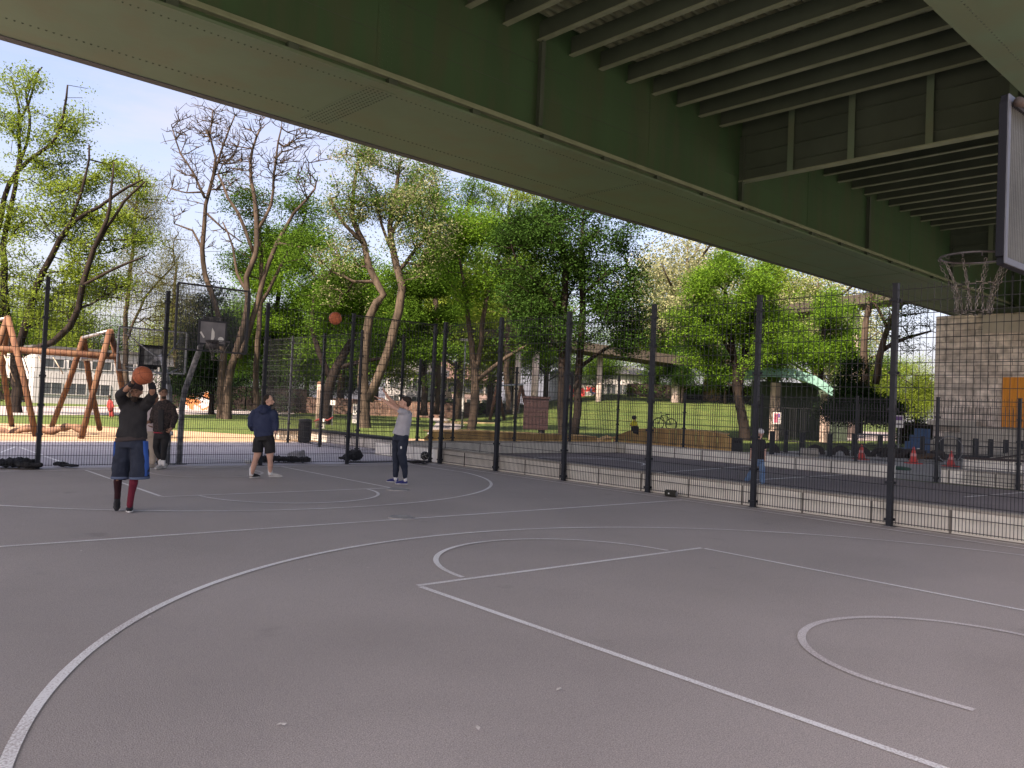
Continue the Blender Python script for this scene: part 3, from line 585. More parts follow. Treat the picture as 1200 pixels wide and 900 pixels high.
class Fig:
    """A person laid out in the photograph's plane at depth d; dd moves a joint towards (-) or away (+)."""
    def __init__(s, label, d, foot, skin=M_skin, name='person'):
        s.d = d; s.t = thing(name, label, 'person', [*W(*foot, d)[:2], 0.0]); s.skin = skin; s.body = MB()
    def J(s, x, y, dd=0.): return W(x, y, s.d+dd)
    def chain(s, m, pts, n=12, side=None, flat=False):
        P = [s.J(p[0], p[1], p[2]) for p in pts]; m.tube(P, [p[3] for p in pts], n, side=side)
        for e in ((0,) if flat else (0, -1)):
            r = pts[e][3]; r = max(r) if hasattr(r, '__len__') else r
            if not hasattr(pts[e][3], '__len__'): m.ell(P[e], r*.98, r*.98, r*.98, None, 10, 8)
    def shoe(s, heel, toe, m_up, m_sole, sc=1., h=.07):
        # a shoe from heel point to toe point (world), sole on the ground
        a = np.asarray(heel, float); b = np.asarray(toe, float); d = b-a; L = np.linalg.norm(d); d /= L; sd = np.cross(d, ZZ); sd /= np.linalg.norm(sd); up = np.cross(sd, d)
        m = MB(); m.tube([a+up*.045-d*.0, a+d*L*.3+up*.05, a+d*L*.65+up*.042, a+d*L*.95+up*.03], [(.034, .04), (.04, .046), (.048, .034), (.036, .022)], 12, side=sd)
        m.ell(a+up*.05+d*.01, .035, .036, .045, [sd, d, up]); m.ell(a+d*L*.95+up*.028, .036, .03, .022, [sd, d, up]); m.tube([a+d*.035+up*.05, a+d*.03+up*(.05+h)], [(.036, .042), (.038, .044)], 12, side=sd)
        u = m.build('shoe', m_up, s.t); evald(u, .008, 2)
        q = MB(); q.tube([a-d*.038+up*.012, a+d*L*.0+up*.012, a+d*L*.4+up*.012, a+d*L*.75+up*.012, a+d*(L+.02)+up*.014], [(.02, .012), (.038, .013), (.036, .013), (.05, .013), (.022, .011)], 12, side=sd); k = q.build('sole', m_sole, u, smooth=True)
        l = MB()
        for i in range(3): c = a+d*L*(.42+.12*i)+up*(.092-.012*i); l.bar(c-sd*.022, c+sd*.022, .007)
        l.build('laces', m_sole, u)
    def part(s, name, m, mt, vox=.012, disp=.0, it=3, label=None):
        o = m.build(name, mt, s.t); evald(o, vox, it, disp)
        if label: o['label'] = label
        return o
    def finish(s, vox=.010):
        o = s.body.build('body', s.skin, s.t); evald(o, vox, 2); return o

# --- the shooter facing the camera, ball overhead
f = Fig('bearded man in black hooded top and long navy shorts holding a basketball above his head', 11.15, (148, 601), M_skin2)
B = f.body
hc = f.J(159.5, 459.5, -.04); hd = head(B, hc, -CF+CR*.12-ZZ*.12, ZZ+CR*.03, 1.0)
f.chain(B, [(159, 466, .02, .055), (158.5, 473, .04, .06)])
f.chain(B, [(158, 474, .04, (.16, .09)), (156, 490, .04, (.155, .1)), (154, 512, .03, (.145, .1)), (154, 524, .03, (.16, .11))], side=CR)
armL = [(145, 473, .02, .055), (140.5, 463, -.16, .045), (149, 455, -.28, .036), (155.5, 448.5, -.33, .028)]
armR = [(171, 473, .02, .055), (178.5, 464, -.16, .045), (178.5, 456, -.28, .036), (176.8, 449, -.33, .028)]
f.chain(B, armL); f.chain(B, armR)
bc = f.J(167, 440, -.44)
for (wx, wy, sgn) in ((155.5, 448.5, 1), (176.8, 449, -1)):
    w = f.J(wx, wy, -.33); to = bc+CR*(-sgn)*.115+ZZ*.02-w; hand(B, w, to+ZZ*.05, -CF*1., .12 if sgn > 0 else .12, 1.0)
f.chain(B, [(146, 522, .03, .085), (140, 548, .08, .06), (138, 562, .14, .05), (138, 578, .24, .036), (137, 588, .28, .03)])
f.chain(B, [(162, 522, .03, .085), (159, 545, -.02, .062), (157, 562, -.04, .052), (154, 578, -.02, .04), (152, 592, 0, .033)])
f.finish(.009)
m = MB(); f.chain(m, [(158.5, 470, .03, (.10, .075)), (158.5, 476, .04, (.18, .115)), (156.5, 486, .04, (.185, .13)), (155, 500, .03, (.185, .13)), (154, 513, .02, (.215, .14))], 20, side=CR)
f.chain(m, [(147, 476, .03, .085), (143, 469, -.04, .078), (140.5, 463, -.15, .066), (145, 458, -.22, .056), (154.6, 449.8, -.32, .042)])
f.chain(m, [(169.5, 476, .03, .085), (175, 469, -.04, .078), (178.7, 463, -.15, .066), (178.8, 458, -.22, .056), (177, 450, -.32, .042)])
f.chain(m, [(152, 470, .05, .05), (158, 472.5, -.05, .045), (165, 470, .05, .05)])
f.part('hooded_top', m, M_black, .012, .035)
m = MB(); f.chain(m, [(153.5, 511, .02, (.213, .142)), (154, 516.5, .02, (.218, .146))], 20, side=CR); f.part('undershirt_hem', m, mat('brown_grey_fabric', (.05, .04, .04), .9), .012)
m = MB(); f.chain(m, [(154, 514, .03, (.2, .14)), (153.5, 524, .03, (.215, .15))], 20, side=CR)
f.chain(m, [(146, 521, .03, .115), (143.5, 540, .05, .122), (142.2, 560, .08, .128)], 16, flat=True); f.chain(m, [(163, 521, .03, .115), (163.5, 540, 0, .122), (163.5, 560, -.02, .125)], 16, flat=True)
sh = f.part('shorts', m, M_dnavy, .012, .03)
m = MB()
for x, sg in ((135.6, -1), (171.9, 1)): m.tube([f.J(x+sg*-1.2, 517, .02), f.J(x-sg*.2, 538, .04 if sg < 0 else 0), f.J(x+sg*.2, 558, .07 if sg < 0 else -.02)], [(.022, .07)]*3, 10, side=CR)
tr = m.build('side_stripe', M_blue, sh, smooth=True)
m = MB(); 
for (x, y, dd, r) in ((142.2, 558.3, .08, .133), (163.5, 558.8, -.02, .130)): m.tube([f.J(x, y-.5, dd), f.J(x, y+2.2, dd)], [r-.001, r+.003], 20)
m.build('shorts_hem', mat('blue_grey_trim', (.09, .12, .19), .8), sh, smooth=True)
m = MB(); f.chain(m, [(138.5, 556, .12, .058), (138, 565, .16, .056), (138, 577, .24, .044), (137, 590, .28, .04)]); f.part('sock', m, mat('dark_maroon_fabric', (.035, .01, .014), .8), .01)
m = MB(); f.chain(m, [(157.5, 556, -.04, .058), (156.5, 566, -.04, .058), (154, 578, -.02, .046), (152, 592, 0, .042)]); f.part('sock', m, M_maroon, .01, label='bright maroon knee-high sock on the standing leg')
g0 = G(150, 600.5); f.shoe(np.array([g0[0], g0[1], .016])+CF*.09-CR*.01, np.array([g0[0], g0[1], .016])-CF*.13+CR*.075, M_shoeb, M_sole)
t0 = f.J(136.5, 598, .16); hl = f.J(137.5, 586, .33); f.shoe(hl, np.array([t0[0], t0[1], max(.02, t0[2])]), M_shoeb, M_shoeb)
hr = MB(); c, fwd, up, sd = hd; hr.ell(c+up*.05-fwd*.018, .082, .1, .088, [sd, fwd, up], 16, 12); f.part('knit_cap', hr, mat('brown_cap', (.05, .035, .035), .9), .01)
m = MB(); m.ell(c-up*.085+fwd*.05, .056, .052, .045, [sd, fwd, up]); m.ell(c-up*.055+fwd*.085, .034, .02, .01, [sd, fwd, up]); f.part('beard', m, M_hair, .008, it=1); eyes(f.t, hd, 1., f.t)
ball('orange basketball held above the head of the man in black', bc, .123, .35, .35)

# --- man in hoodie and shorts, back to us
f = Fig('man in navy hooded sweatshirt and black shorts walking away with his head turned right', 16.4, (308, 561), M_skin)
B = f.body; hd = head(B, f.J(315, 470, 0), CR*.93-CF*.1, ZZ, 1.0)
f.chain(B, [(313.5, 476, .02, .056), (310, 481, .02, .07)])
f.chain(B, [(309, 482, 0, (.17, .10)), (308, 495, 0, (.16, .11)), (309, 515, 0, (.16, .11))], side=CR)
f.chain(B, [(297, 484, 0, .055), (293, 497, -.02, .045), (299, 504, .16, .034), (301, 505, .2, .03)]); hand(B, f.J(301, 505, .2), CR-ZZ*.4, ZZ, .5)
f.chain(B, [(321, 484, 0, .055), (322.5, 497, .03, .045), (323, 507, -.06, .032)]); hand(B, f.J(323, 507.5, -.06), -ZZ-CF*.3, CF, .5)
f.chain(B, [(303, 520, 0, .09), (301.5, 533, 0, .072), (299, 540, .02, .052), (297.5, 545, .05, .056), (294.6, 557, .1, .034)])
f.chain(B, [(315, 520, 0, .09), (316.5, 533, -.02, .072), (316.6, 540, -.02, .052), (316.8, 545, -.0, .056), (316.6, 556, .04, .034)])
f.finish(.01)
m = MB(); f.chain(m, [(311.5, 476.5, .02, (.10, .09)), (309.5, 481, .01, (.2, .125)), (308.5, 492, 0, (.205, .14)), (308.5, 503, 0, (.2, .145)), (309.5, 511, 0, (.195, .14))], 20, side=CR)
f.chain(m, [(298, 484, 0, .085), (294.5, 492, -.01, .075), (293.5, 498, -.03, .068), (296, 503, .1, .055)]); f.chain(m, [(320.5, 484, 0, .085), (323, 494, .02, .074), (323, 504, -.03, .052)])
m.ell(f.J(308.5, 480, -.12), .12, .07, .09); f.chain(m, [(305, 477.5, -.02, .045), (310, 476.5, -.08, .045), (316, 477, 0, .04)])
f.part('hoodie', m, M_navy, .012, .03)
m = MB(); f.chain(m, [(309.5, 509, 0, (.185, .13)), (309.5, 516, 0, (.2, .14))], 20, side=CR); f.chain(m, [(303.2, 515, 0, .108), (302, 530, 0, .108)], 16, flat=True); f.chain(m, [(315.5, 515, 0, .108), (316.5, 531, -.01, .108)], 16, flat=True); f.part('shorts', m, M_black, .012, .02)
for (a0, b0) in (((295.2, 549, .09), (294.6, 556, .1)), ((316.7, 548, .03), (316.6, 555, .04))):
    m = MB(); f.chain(m, [(*a0, .054), (*b0, .046)]); f.part('sock', m, M_wf, .01)
g = G(294, 561.3); f.shoe([g[0], g[1], .02]-CR*.0+CF*.02, [g[0], g[1], .02]+CR*.10+CF*.2, M_shoeb, M_sole, h=.03)
g = G(317, 560.3); f.shoe([g[0], g[1], .02], [g[0], g[1], .02]+CR*.21+CF*.06, M_shoew, M_sole, h=.03)
c, fwd, up, sd = hd; m = MB(); m.ell(c+up*.05-fwd*.035, .085, .092, .082, [sd, fwd, up], 16, 12); m.ell(c-up*.01-fwd*.06, .07, .045, .07, [sd, fwd, up]); f.part('hair', m, M_hair, .008, it=1)
m = MB(); m.ell(c-up*.08+fwd*.05, .05, .045, .035, [sd, fwd, up]); f.part('beard', m, M_hair, .008, it=1)

# --- boy who has just thrown the ball
f = Fig('boy in light grey t-shirt and dark navy pants, both arms raised after a throw', 15.55, (468, 569), M_skin)
B = f.body; hd = head(B, f.J(474.5, 472, 0), -CR+CF*.1+ZZ*.28, ZZ+CR*.28, .98)
f.chain(B, [(476, 477, 0, .048), (476.5, 481, 0, .055)])
f.chain(B, [(475.5, 483, 0, (.10, .16)), (473, 496, 0, (.10, .14)), (470, 511, 0, (.11, .15))], side=CR)
f.chain(B, [(474.5, 483.5, -.15, .05), (462, 478, -.2, .041), (452, 470.5, -.16, .031), (447, 467, -.14, .024)]); hand(B, f.J(447.5, 467.4, -.14), -CR*1+ZZ*.25, CF, -.1, .97)
f.chain(B, [(474, 482.5, .15, .05), (463, 474, .12, .041), (455, 465.5, .05, .031), (452, 461, .02, .024)]); hand(B, f.J(452.3, 461.5, .02), -CR*.6+ZZ, CF, -.12, .97)
f.chain(B, [(466, 514, .09, .085), (464, 533, .08, .055), (464, 548, .06, .045), (463.5, 561, .04, .032)]); f.chain(B, [(473, 514, -.09, .085), (471, 533, -.09, .055), (474, 548, -.05, .045), (475, 561, -.03, .032)])
f.finish(.009)
m = MB(); f.chain(m, [(476.5, 480.5, 0, (.07, .09)), (475.8, 484, 0, (.125, .19)), (473.5, 494, 0, (.14, .175)), (471, 503, 0, (.15, .175)), (469.8, 509.5, 0, (.165, .18))], 20, side=CR)
f.chain(m, [(475, 484, -.13, .068), (468.5, 481.5, -.18, .062)]); f.chain(m, [(474.5, 483.5, .13, .068), (469, 479, .14, .062)]); f.part('tshirt', m, M_grey, .011, .025)
m = MB(); f.chain(m, [(470, 508, 0, (.135, .16)), (469.5, 516, 0, (.15, .17))], 20, side=CR)
f.chain(m, [(466, 514, .08, .105), (464.3, 533, .08, .082), (464.2, 547, .06, .068), (463.5, 557.5, .04, .05)]); f.chain(m, [(473, 514, -.08, .105), (470.8, 533, -.09, .085), (473.8, 547, -.05, .068), (475, 558.5, -.03, .05)]); f.part('track_pants', m, M_dnavy, .012, .03)
g = W(470, 524.5, 15.33); MB().ell(g, .018, .01, .028, [CR, CF, ZZ]).build('badge', M_white, f.t)
for q in ((463.5, 559.5, .04), (475, 560.5, -.03)):
    m = MB(); f.chain(m, [(q[0], q[1]-1, q[2], .036), (q[0], q[1]+2, q[2], .036)]); f.part('sock', m, M_wf, .01)
g = G(465.5, 566.5); f.shoe([g[0], g[1], .02], [g[0], g[1], .02]-CR*.2-CF*.02, M_shoen, M_sole, h=.03)
g = G(476, 569); f.shoe([g[0], g[1], .02], [g[0], g[1], .02]-CR*.2-CF*.04, M_shoen, M_sole, h=.03)
c, fwd, up, sd = hd; m = MB(); m.ell(c+up*.06-fwd*.028, .086, .098, .078, [sd, fwd, up], 16, 12); m.ell(c+up*.01-fwd*.07, .074, .045, .075, [sd, fwd, up]); m.ell(c+up*.085+fwd*.05, .05, .04, .03, [sd, fwd, up]); f.part('hair', m, M_hair, .008, .012, 1); eyes(f.t, hd, .98, f.t)

# --- man by the hoop pole
f = Fig('man in dark checked jacket and black tights holding a drink beside the hoop pole', 16.9, (190, 551), M_skin3)
B = f.body; hd = head(B, f.J(191.5, 461.5, 0), CR*.5-CF*.75+ZZ*.15, ZZ, 1.)
f.chain(B, [(191, 467.5, 0, .056), (191, 472, 0, .07)]); f.chain(B, [(192, 475, 0, (.17, .1)), (191, 490, 0, (.15, .11)), (189, 508, 0, (.15, .11))], side=CR)
f.chain(B, [(182, 476, 0, .052), (178.5, 488, .03, .045), (175.5, 494, -.08, .034), (174.5, 494.5, -.12, .03)]); hand(B, f.J(174.5, 494.6, -.12), -CR-CF*.4, ZZ, .6)
f.chain(B, [(202, 476, 0, .052), (205, 490, .03, .045), (201.5, 501, -.16, .034)]); hand(B, f.J(201, 502, -.17), -ZZ*.6-CR*.3-CF*.3, CR, .8)
f.chain(B, [(185, 511, 0, .08), (182.6, 524, -.02, .052), (184, 530, .0, .05), (187.5, 541, .02, .034)]); f.chain(B, [(194, 511, 0, .08), (192.4, 525, -.02, .052), (191.8, 531, .0, .05), (191.5, 541, .02, .034)])
f.finish(.01)
m = MB(); f.chain(m, [(191.5, 469, 0, (.09, .09)), (192, 474, 0, (.2, .13)), (192, 486, 0, (.19, .14)), (190.5, 498, 0, (.185, .145)), (189.5, 506.5, 0, (.185, .14))], 20, side=CR)
f.chain(m, [(183, 477, 0, .08), (179.5, 487, .02, .07), (176.5, 493.5, -.06, .05)]); f.chain(m, [(201, 477, 0, .08), (205.2, 489, .03, .072), (202, 500, -.14, .052)]); f.part('checked_jacket', m, M_check, .012, .03)
m = MB(); m.tube([f.J(189, 480, -.15), f.J(188.5, 492, -.152), f.J(189, 504, -.15)], [(.065, .02), (.07, .02), (.06, .02)], 10, side=CR); f.part('black_top', m, M_black, .01)
m = MB(); f.chain(m, [(189.5, 505.5, 0, (.165, .13)), (189.5, 507.5, 0, (.165, .13))], 20, side=CR); m2 = f.part('red_waistband', m, mat('red_band', (.35, .03, .05), .7), .01)
m = MB(); f.chain(m, [(189.5, 507, 0, (.155, .125)), (189.3, 514, 0, (.16, .13))], 20, side=CR); f.chain(m, [(185, 512, 0, .09), (182.6, 524, -.02, .062), (184, 530, 0, .06), (187.3, 538.5, .02, .042)]); f.chain(m, [(194, 512, 0, .09), (192.4, 525, -.02, .062), (191.8, 531, 0, .058), (191.6, 539, .02, .042)]); f.part('tights', m, M_black, .011)
for q in ((187.6, 539.5, .02), (191.5, 540, .02)):
    m = MB(); f.chain(m, [(q[0], q[1]-1, q[2], .043), (q[0], q[1]+4, q[2], .042)]); f.part('sock', m, M_wf, .01)
for (x, y, sx) in ((186.5, 550.5, -.02), (192.3, 549.5, .03)):
    g = G(x, y); f.shoe(np.array([g[0], g[1], .02])+CF*.1, np.array([g[0], g[1], .02])-CF*.13+CR*sx, M_shoew, M_sole, h=.04)
MB().tube([f.J(201.2, 505.5, -.22), f.J(201.6, 510.5, -.22)], [.03, .028], 12).build('drink_can', M_clamp, f.t, smooth=True)
c, fwd, up, sd = hd; m = MB(); m.ell(c+up*.055-fwd*.028, .09, .1, .082, [sd, fwd, up], 16, 12); f.part('hair', m, M_hair, .008, .012, 1); m = MB(); m.ell(c-up*.085+fwd*.055, .05, .045, .035, [sd, fwd, up]); f.part('beard', m, M_hair, .008, it=1); eyes(f.t, hd, 1., f.t)

# --- person half hidden behind him, leaning against the pole
f = Fig('person in pale top and beige trousers mostly hidden behind the man in the checked jacket', 17.3, (176, 548), M_skin3)
B = f.body; hd = head(B, f.J(181, 466, .1), CR-CF*.2, ZZ, .96); f.chain(B, [(180, 472, .05, .05), (179, 478, .02, .06)]); f.chain(B, [(178.5, 480, 0, (.13, .1)), (177.5, 495, 0, (.13, .1)), (177.5, 509, 0, (.13, .1))], side=CR)
f.chain(B, [(174, 481, 0, .045), (171.5, 491, -.02, .04), (174, 498, -.1, .032)]); hand(B, f.J(174.5, 499, -.1), CR-ZZ*.3, CF, .5); f.chain(B, [(183, 481, 0, .045), (184, 491, -.02, .04), (182, 498, -.1, .032)])
f.chain(B, [(175, 511, 0, .08), (173.8, 526, 0, .055), (174.5, 543, .02, .035)]); f.chain(B, [(180, 511, 0, .08), (179.5, 526, 0, .055), (179, 543, .02, .035)]); f.finish(.012)
m = MB(); f.chain(m, [(178.8, 475, 0, (.09, .09)), (178.5, 480, 0, (.15, .12)), (177.5, 494, 0, (.15, .13)), (177.3, 505, 0, (.16, .13))], 18, side=CR); f.chain(m, [(174.3, 481, 0, .062), (172, 490, -.02, .056), (173.2, 496, -.08, .044)]); f.chain(m, [(182.8, 481, 0, .062), (184, 490, -.02, .056)]); f.part('pale_top', m, M_pinkw, .012, .02)
m = MB(); f.chain(m, [(177.3, 504, 0, (.14, .12)), (177.3, 512, 0, (.15, .13))], 18, side=CR); f.chain(m, [(175, 512, 0, .1), (174, 527, 0, .085), (174.6, 541, .02, .07)]); f.chain(m, [(180, 512, 0, .1), (179.5, 527, 0, .085), (179, 541, .02, .07)]); f.part('trousers', m, M_beige, .012, .02)
for x in (173.5, 179.5): g = G(x, 549.3); f.shoe(np.array([g[0], g[1], .02])+CF*.05+CR*.04, np.array([g[0], g[1], .02])-CF*.1-CR*.1, M_cream, M_cream, h=.04)
c, fwd, up, sd = hd; m = MB(); m.ell(c+up*.05-fwd*.03, .086, .098, .082, [sd, fwd, up], 16, 12); f.part('hair', m, M_hair, .01, it=1)

# --- walker on the small pitch
f = Fig('child in white cap, black t-shirt and blue jeans walking on the small pitch', 19.6, (884, 567), M_skin)
B = f.body; hd = head(B, f.J(891, 508, 0), CR*.5+CF*.6, ZZ, .93); f.chain(B, [(890, 513, 0, .045), (889, 516, 0, .05)]); f.chain(B, [(889, 518, 0, (.12, .08)), (889, 536, 0, (.11, .08))], side=CR)
f.chain(B, [(883, 518, 0, .042), (881, 526, .03, .035), (879.5, 534, -.06, .026)]); hand(B, f.J(879.5, 534.5, -.06), -ZZ-CR*.2, CF, .4, .85); f.chain(B, [(895, 518, 0, .042), (896.5, 526, .03, .035), (896, 534, -.06, .026)]); hand(B, f.J(896, 534.5, -.06), -ZZ, CF, .4, .85)
f.chain(B, [(886, 539, 0, .07), (882, 551, .04, .045), (874.5, 562, .1, .03)]); f.chain(B, [(891.5, 539, 0, .07), (893, 551, -.04, .045), (893.5, 564.5, -.04, .03)]); f.finish(.01)
m = MB(); f.chain(m, [(889.3, 514.5, 0, (.07, .07)), (889, 518, 0, (.145, .1)), (889, 530, 0, (.135, .11)), (889, 538, 0, (.15, .12))], 18, side=CR); f.chain(m, [(884, 518, 0, .058), (882, 524, .02, .055)]); f.chain(m, [(894.5, 518, 0, .058), (896, 524, .02, .055)]); f.part('tshirt', m, M_black, .011, .015)
m = MB(); f.chain(m, [(889, 536, 0, (.125, .105)), (889, 542, 0, (.13, .11))], 18, side=CR); f.chain(m, [(886, 541, 0, .082), (882, 551, .04, .068), (875.5, 562, .1, .06)]); f.chain(m, [(892, 541, 0, .082), (893, 551, -.04, .07), (893.5, 564.5, -.04, .062)]); f.part('jeans', m, M_jean, .011, .02)
g = GP(872.5, 19.7); f.shoe(np.array([g[0], g[1], .03]), np.array([g[0], g[1], .02])-CR*.17, M_cream, M_sole, h=.02); g = GP(893.5, 19.55); f.shoe(np.array([g[0], g[1], .02]), np.array([g[0], g[1], .02])+CF*.15+CR*.05, M_cream, M_sole, h=.02)
c, fwd, up, sd = hd; m = MB(); m.ell(c+up*.05-fwd*.01, .088, .1, .08, [sd, fwd, up], 16, 12); m.tube([c+up*.045+fwd*.06, c+up*.035+fwd*.15], [(.07, .01), (.055, .008)], 12, side=sd); f.part('cap', m, M_wf, .009, it=1)

# --- distant children
f = Fig('small child in yellow top and dark trousers sitting on the wooden ramp', 31., (744, 506), M_skin2)
B = f.body; hd = head(B, f.J(743.2, 490.3, 0), CR*.6-CF*.3, ZZ, .85); f.chain(B, [(743, 493.5, 0, .04), (743, 497, 0, .1), (743, 501, 0, .1)]); f.chain(B, [(740.5, 495, 0, .035), (738.8, 498.5, -.1, .028), (741, 500.5, -.16, .022)]); f.chain(B, [(745, 495, 0, .035), (746.5, 498.5, -.1, .028), (746, 501, -.16, .022)])
f.chain(B, [(742, 501, 0, .06), (742.5, 500.5, -.2, .045), (743.8, 507.5, -.22, .03)]); f.chain(B, [(744.5, 501, 0, .06), (746.5, 500.5, -.2, .045), (746.8, 508.5, -.22, .03)]); f.finish(.014)
m = MB(); f.chain(m, [(743, 494.6, 0, .08), (743, 499, 0, .12)]); f.chain(m, [(741, 495, 0, .05), (739.3, 498, -.08, .042)]); f.chain(m, [(745, 495, 0, .05), (746.3, 498, -.08, .042)]); f.part('yellow_top', m, M_yel, .014)
m = MB(); f.chain(m, [(743, 500, 0, .125), (743, 502, 0, .13)]); f.chain(m, [(742, 501.5, 0, .085), (742.5, 501, -.2, .075), (743.8, 506.5, -.22, .06)]); f.chain(m, [(744.5, 501.5, 0, .085), (746.5, 501, -.2, .075), (746.8, 507.5, -.22, .06)]); f.part('trousers', m, M_black, .014)
c, fwd, up, sd = hd; m = MB(); m.ell(c+up*.035, .085, .1, .085, [sd, fwd, up]); f.part('helmet', m, M_shoeb, .012)
f = Fig('child in red jacket standing by the road far behind the fence on the left', 46., (131, 489), M_skin2)
B = f.body; hd = head(B, f.J(128, 465.5), CR*.3-CF, ZZ, .95); f.chain(B, [(128.3, 468, 0, .045), (129, 471, 0, .11), (130, 478, 0, .11)]); f.chain(B, [(129.5, 478, 0, .08), (129.5, 484, 0, .05), (129.2, 489, 0, .035)]); f.chain(B, [(131, 478, 0, .08), (132, 484, 0, .05), (132.5, 489, 0, .035)]); f.chain(B, [(127, 471, 0, .05), (125.6, 478, -.1, .03)]); f.chain(B, [(131, 471, 0, .05), (133.6, 478, -.1, .03)]); f.finish(.018)
m = MB(); f.chain(m, [(128.7, 469.5, 0, .1), (129.2, 472, 0, .15), (130, 480, 0, .16)]); f.chain(m, [(127.2, 471, 0, .065), (126, 477, -.08, .05)]); f.chain(m, [(131, 471, 0, .065), (133.2, 477, -.08, .05)]); f.part('red_jacket', m, M_redf, .016)
m = MB(); f.chain(m, [(129.5, 479, 0, .1), (129.3, 487.5, 0, .065)]); f.chain(m, [(131, 479, 0, .1), (132.3, 487.5, 0, .065)]); f.part('trousers', m, M_redf, .016)
c, fwd, up, sd = hd; m = MB(); m.ell(c+up*.03, .09, .105, .1, [sd, fwd, up]); f.part('hair', m, M_hair, .014)
# ================================================================== clothes, speaker, covers
def lump(name, label, cat, blobs, m, disp=.04, vox=.014, parts=()):
    mb = MB()
    for (c, a, b, h, rz) in blobs:
        A = np.array([[math.cos(rz), math.sin(rz), 0], [-math.sin(rz), math.cos(rz), 0], [0, 0, 1.]]); mb.ell(np.array([c[0], c[1], h*.3]), a*1.1, b, h*.62, A); [mb.ell(np.array([c[0], c[1], h*.3])+A[0]*a*rng.uniform(-.9, .9)+A[1]*b*rng.uniform(-.7, .7)+ZZ*h*rng.uniform(0, .3), a*.45, b*.5, h*.42, A) for _ in range(3)]
    o = mb.build(name, m); evald(o, vox, 2, disp, .09); tag(o, label, cat)
    z = min(v.co.z for v in o.data.vertices); o.location.z -= (o.location.z+z)-.014
    return o
def gx(x, d, y=0): return GP(x, d)
g = lambda x, y: G(x, y)
k = YAW
lump('jacket', 'large heap of black jackets lying against the far fence at the left edge', 'jacket', [(g(8, 549), .35, .2, .12, -k), (g(22, 549), .3, .22, .15, -k), (g(33, 551), .25, .14, .07, -k), (g(-6, 549), .3, .2, .1, -k)], M_black, .09)
lump('pouch', 'small flat black pouch lying by the far fence just right of the leftmost post', 'bag', [(g(72, 548), .14, .12, .08, -k), (g(82, 549), .16, .09, .05, -k), (g(88, 549), .08, .06, .04, -k)], M_black, .04)
lump('jacket', 'dark jackets heaped at the far fence behind the man in the navy sweatshirt', 'jacket', [(g(312, 543), .22, .16, .13, -k), (g(328, 542), .26, .18, .10, -k), (g(342, 543), .24, .16, .12, -k), (g(357, 543.5), .14, .13, .12, -k)], M_black, .08)
lump('sweater', 'light grey sweater thrown on top of the heap of dark jackets', 'sweater', [(g(349, 541.5), .17, .15, .24, -k), (g(341, 541), .12, .1, .15, -k)], mat('grey_wool', (.36, .36, .38), .9), .07)
lump('bag', 'white plastic bag on the ground left of the man in black shorts', 'bag', [(g(291, 545), .09, .08, .09, -k), (g(300, 545), .1, .08, .10, -k)], M_wf, .03)
lump('backpack', 'black slumped backpack at the foot of the fence post left of the boy', 'backpack', [(g(408, 541), .16, .13, .14, -k), (g(416, 540.5), .2, .16, .24, -k), (g(402, 541.5), .12, .1, .07, -k)], M_black, .05)
lump('cloth', 'flat black garment lying on the ground behind the boy by the corner post', 'jacket', [(g(487, 544), .22, .11, .06, -k), (g(497, 545), .14, .09, .04, -k)], M_black, .04)
sp = G(787, 583); t = thing('portable_speaker', 'dark cylindrical portable speaker lying at the foot of the right fence', 'speaker', (sp[0], sp[1], .012))
a = np.array([FX-.22, sp[1]-.02, .075+.012]); dv = np.array([.25, -.97, 0])*.12; a = np.array([sp[0]-.02, sp[1], .085])
MB().tube([a-dv, a-dv*.9, a+dv*.9, a+dv], [.055, .07, .07, .055], 16).build('body', mat('speaker_mesh', (.05, .05, .04), .8, (.03, .03, .026), 60, 2, bump=.6, bscale=200), t, smooth=True)
MB().tube([a+dv, a+dv*1.07], [.055, .045], 16).build('end_cap', M_pole, t, smooth=True); MB().obox(a-dv*.2+np.array([-.068, -.02, .0]), (.004, 0, 0), (0, .014, 0), (0, 0, .014)).build('badge', M_white, t)
M_cov = mat('cover_metal', (.42, .40, .38), .6, (.3, .28, .27), 14, 5, bump=.2)
for (x, y, r, l) in ((470.5, 607.5, .19, 'small round pale floor socket cover in the middle of the centre line'), (466.5, 574.5, .22, 'larger round pale cover disc on the ground under the jumping boy')):
    g0 = G(x, y); t = thing('floor_cover', l, 'cover', (g0[0], g0[1], .018)); MB().prism([(g0[0]+r*math.cos(q), g0[1]+r*math.sin(q)) for q in np.linspace(0, 2*math.pi, 25)[:-1]], .008, .024).build('disc', M_cov, t)
    MB().torus((g0[0], g0[1], .024), r*.86, .006, n=30).build('ring', M_pole, t)
# blown leaves and litter
for i, (x, y) in enumerate(((95, 648), (175, 727), (560, 858), (655, 812), (330, 854), (130, 580), (640, 586))):
    g0 = G(x, y); q = MB(); r = .015+.008*rng.random(); a0 = rng.random()*6; q.add([(g0[0]+r*math.cos(a0+t)*s, g0[1]+r*math.sin(a0+t)*s, .022+.006*(j % 2)) for j, (t, s) in enumerate(((0, 1.4), (1.2, .6), (2.4, .8), (3.3, 1.3), (4.4, .6), (5.3, .7)))], [(0, 1, 2, 3, 4, 5)])
    o = q.build('fallen_petal', mat('petal', (.62, .58, .54), .8)); tag(o, 'tiny pale petal lying on the grey court', 'petal', 'pale petals scattered on the court')

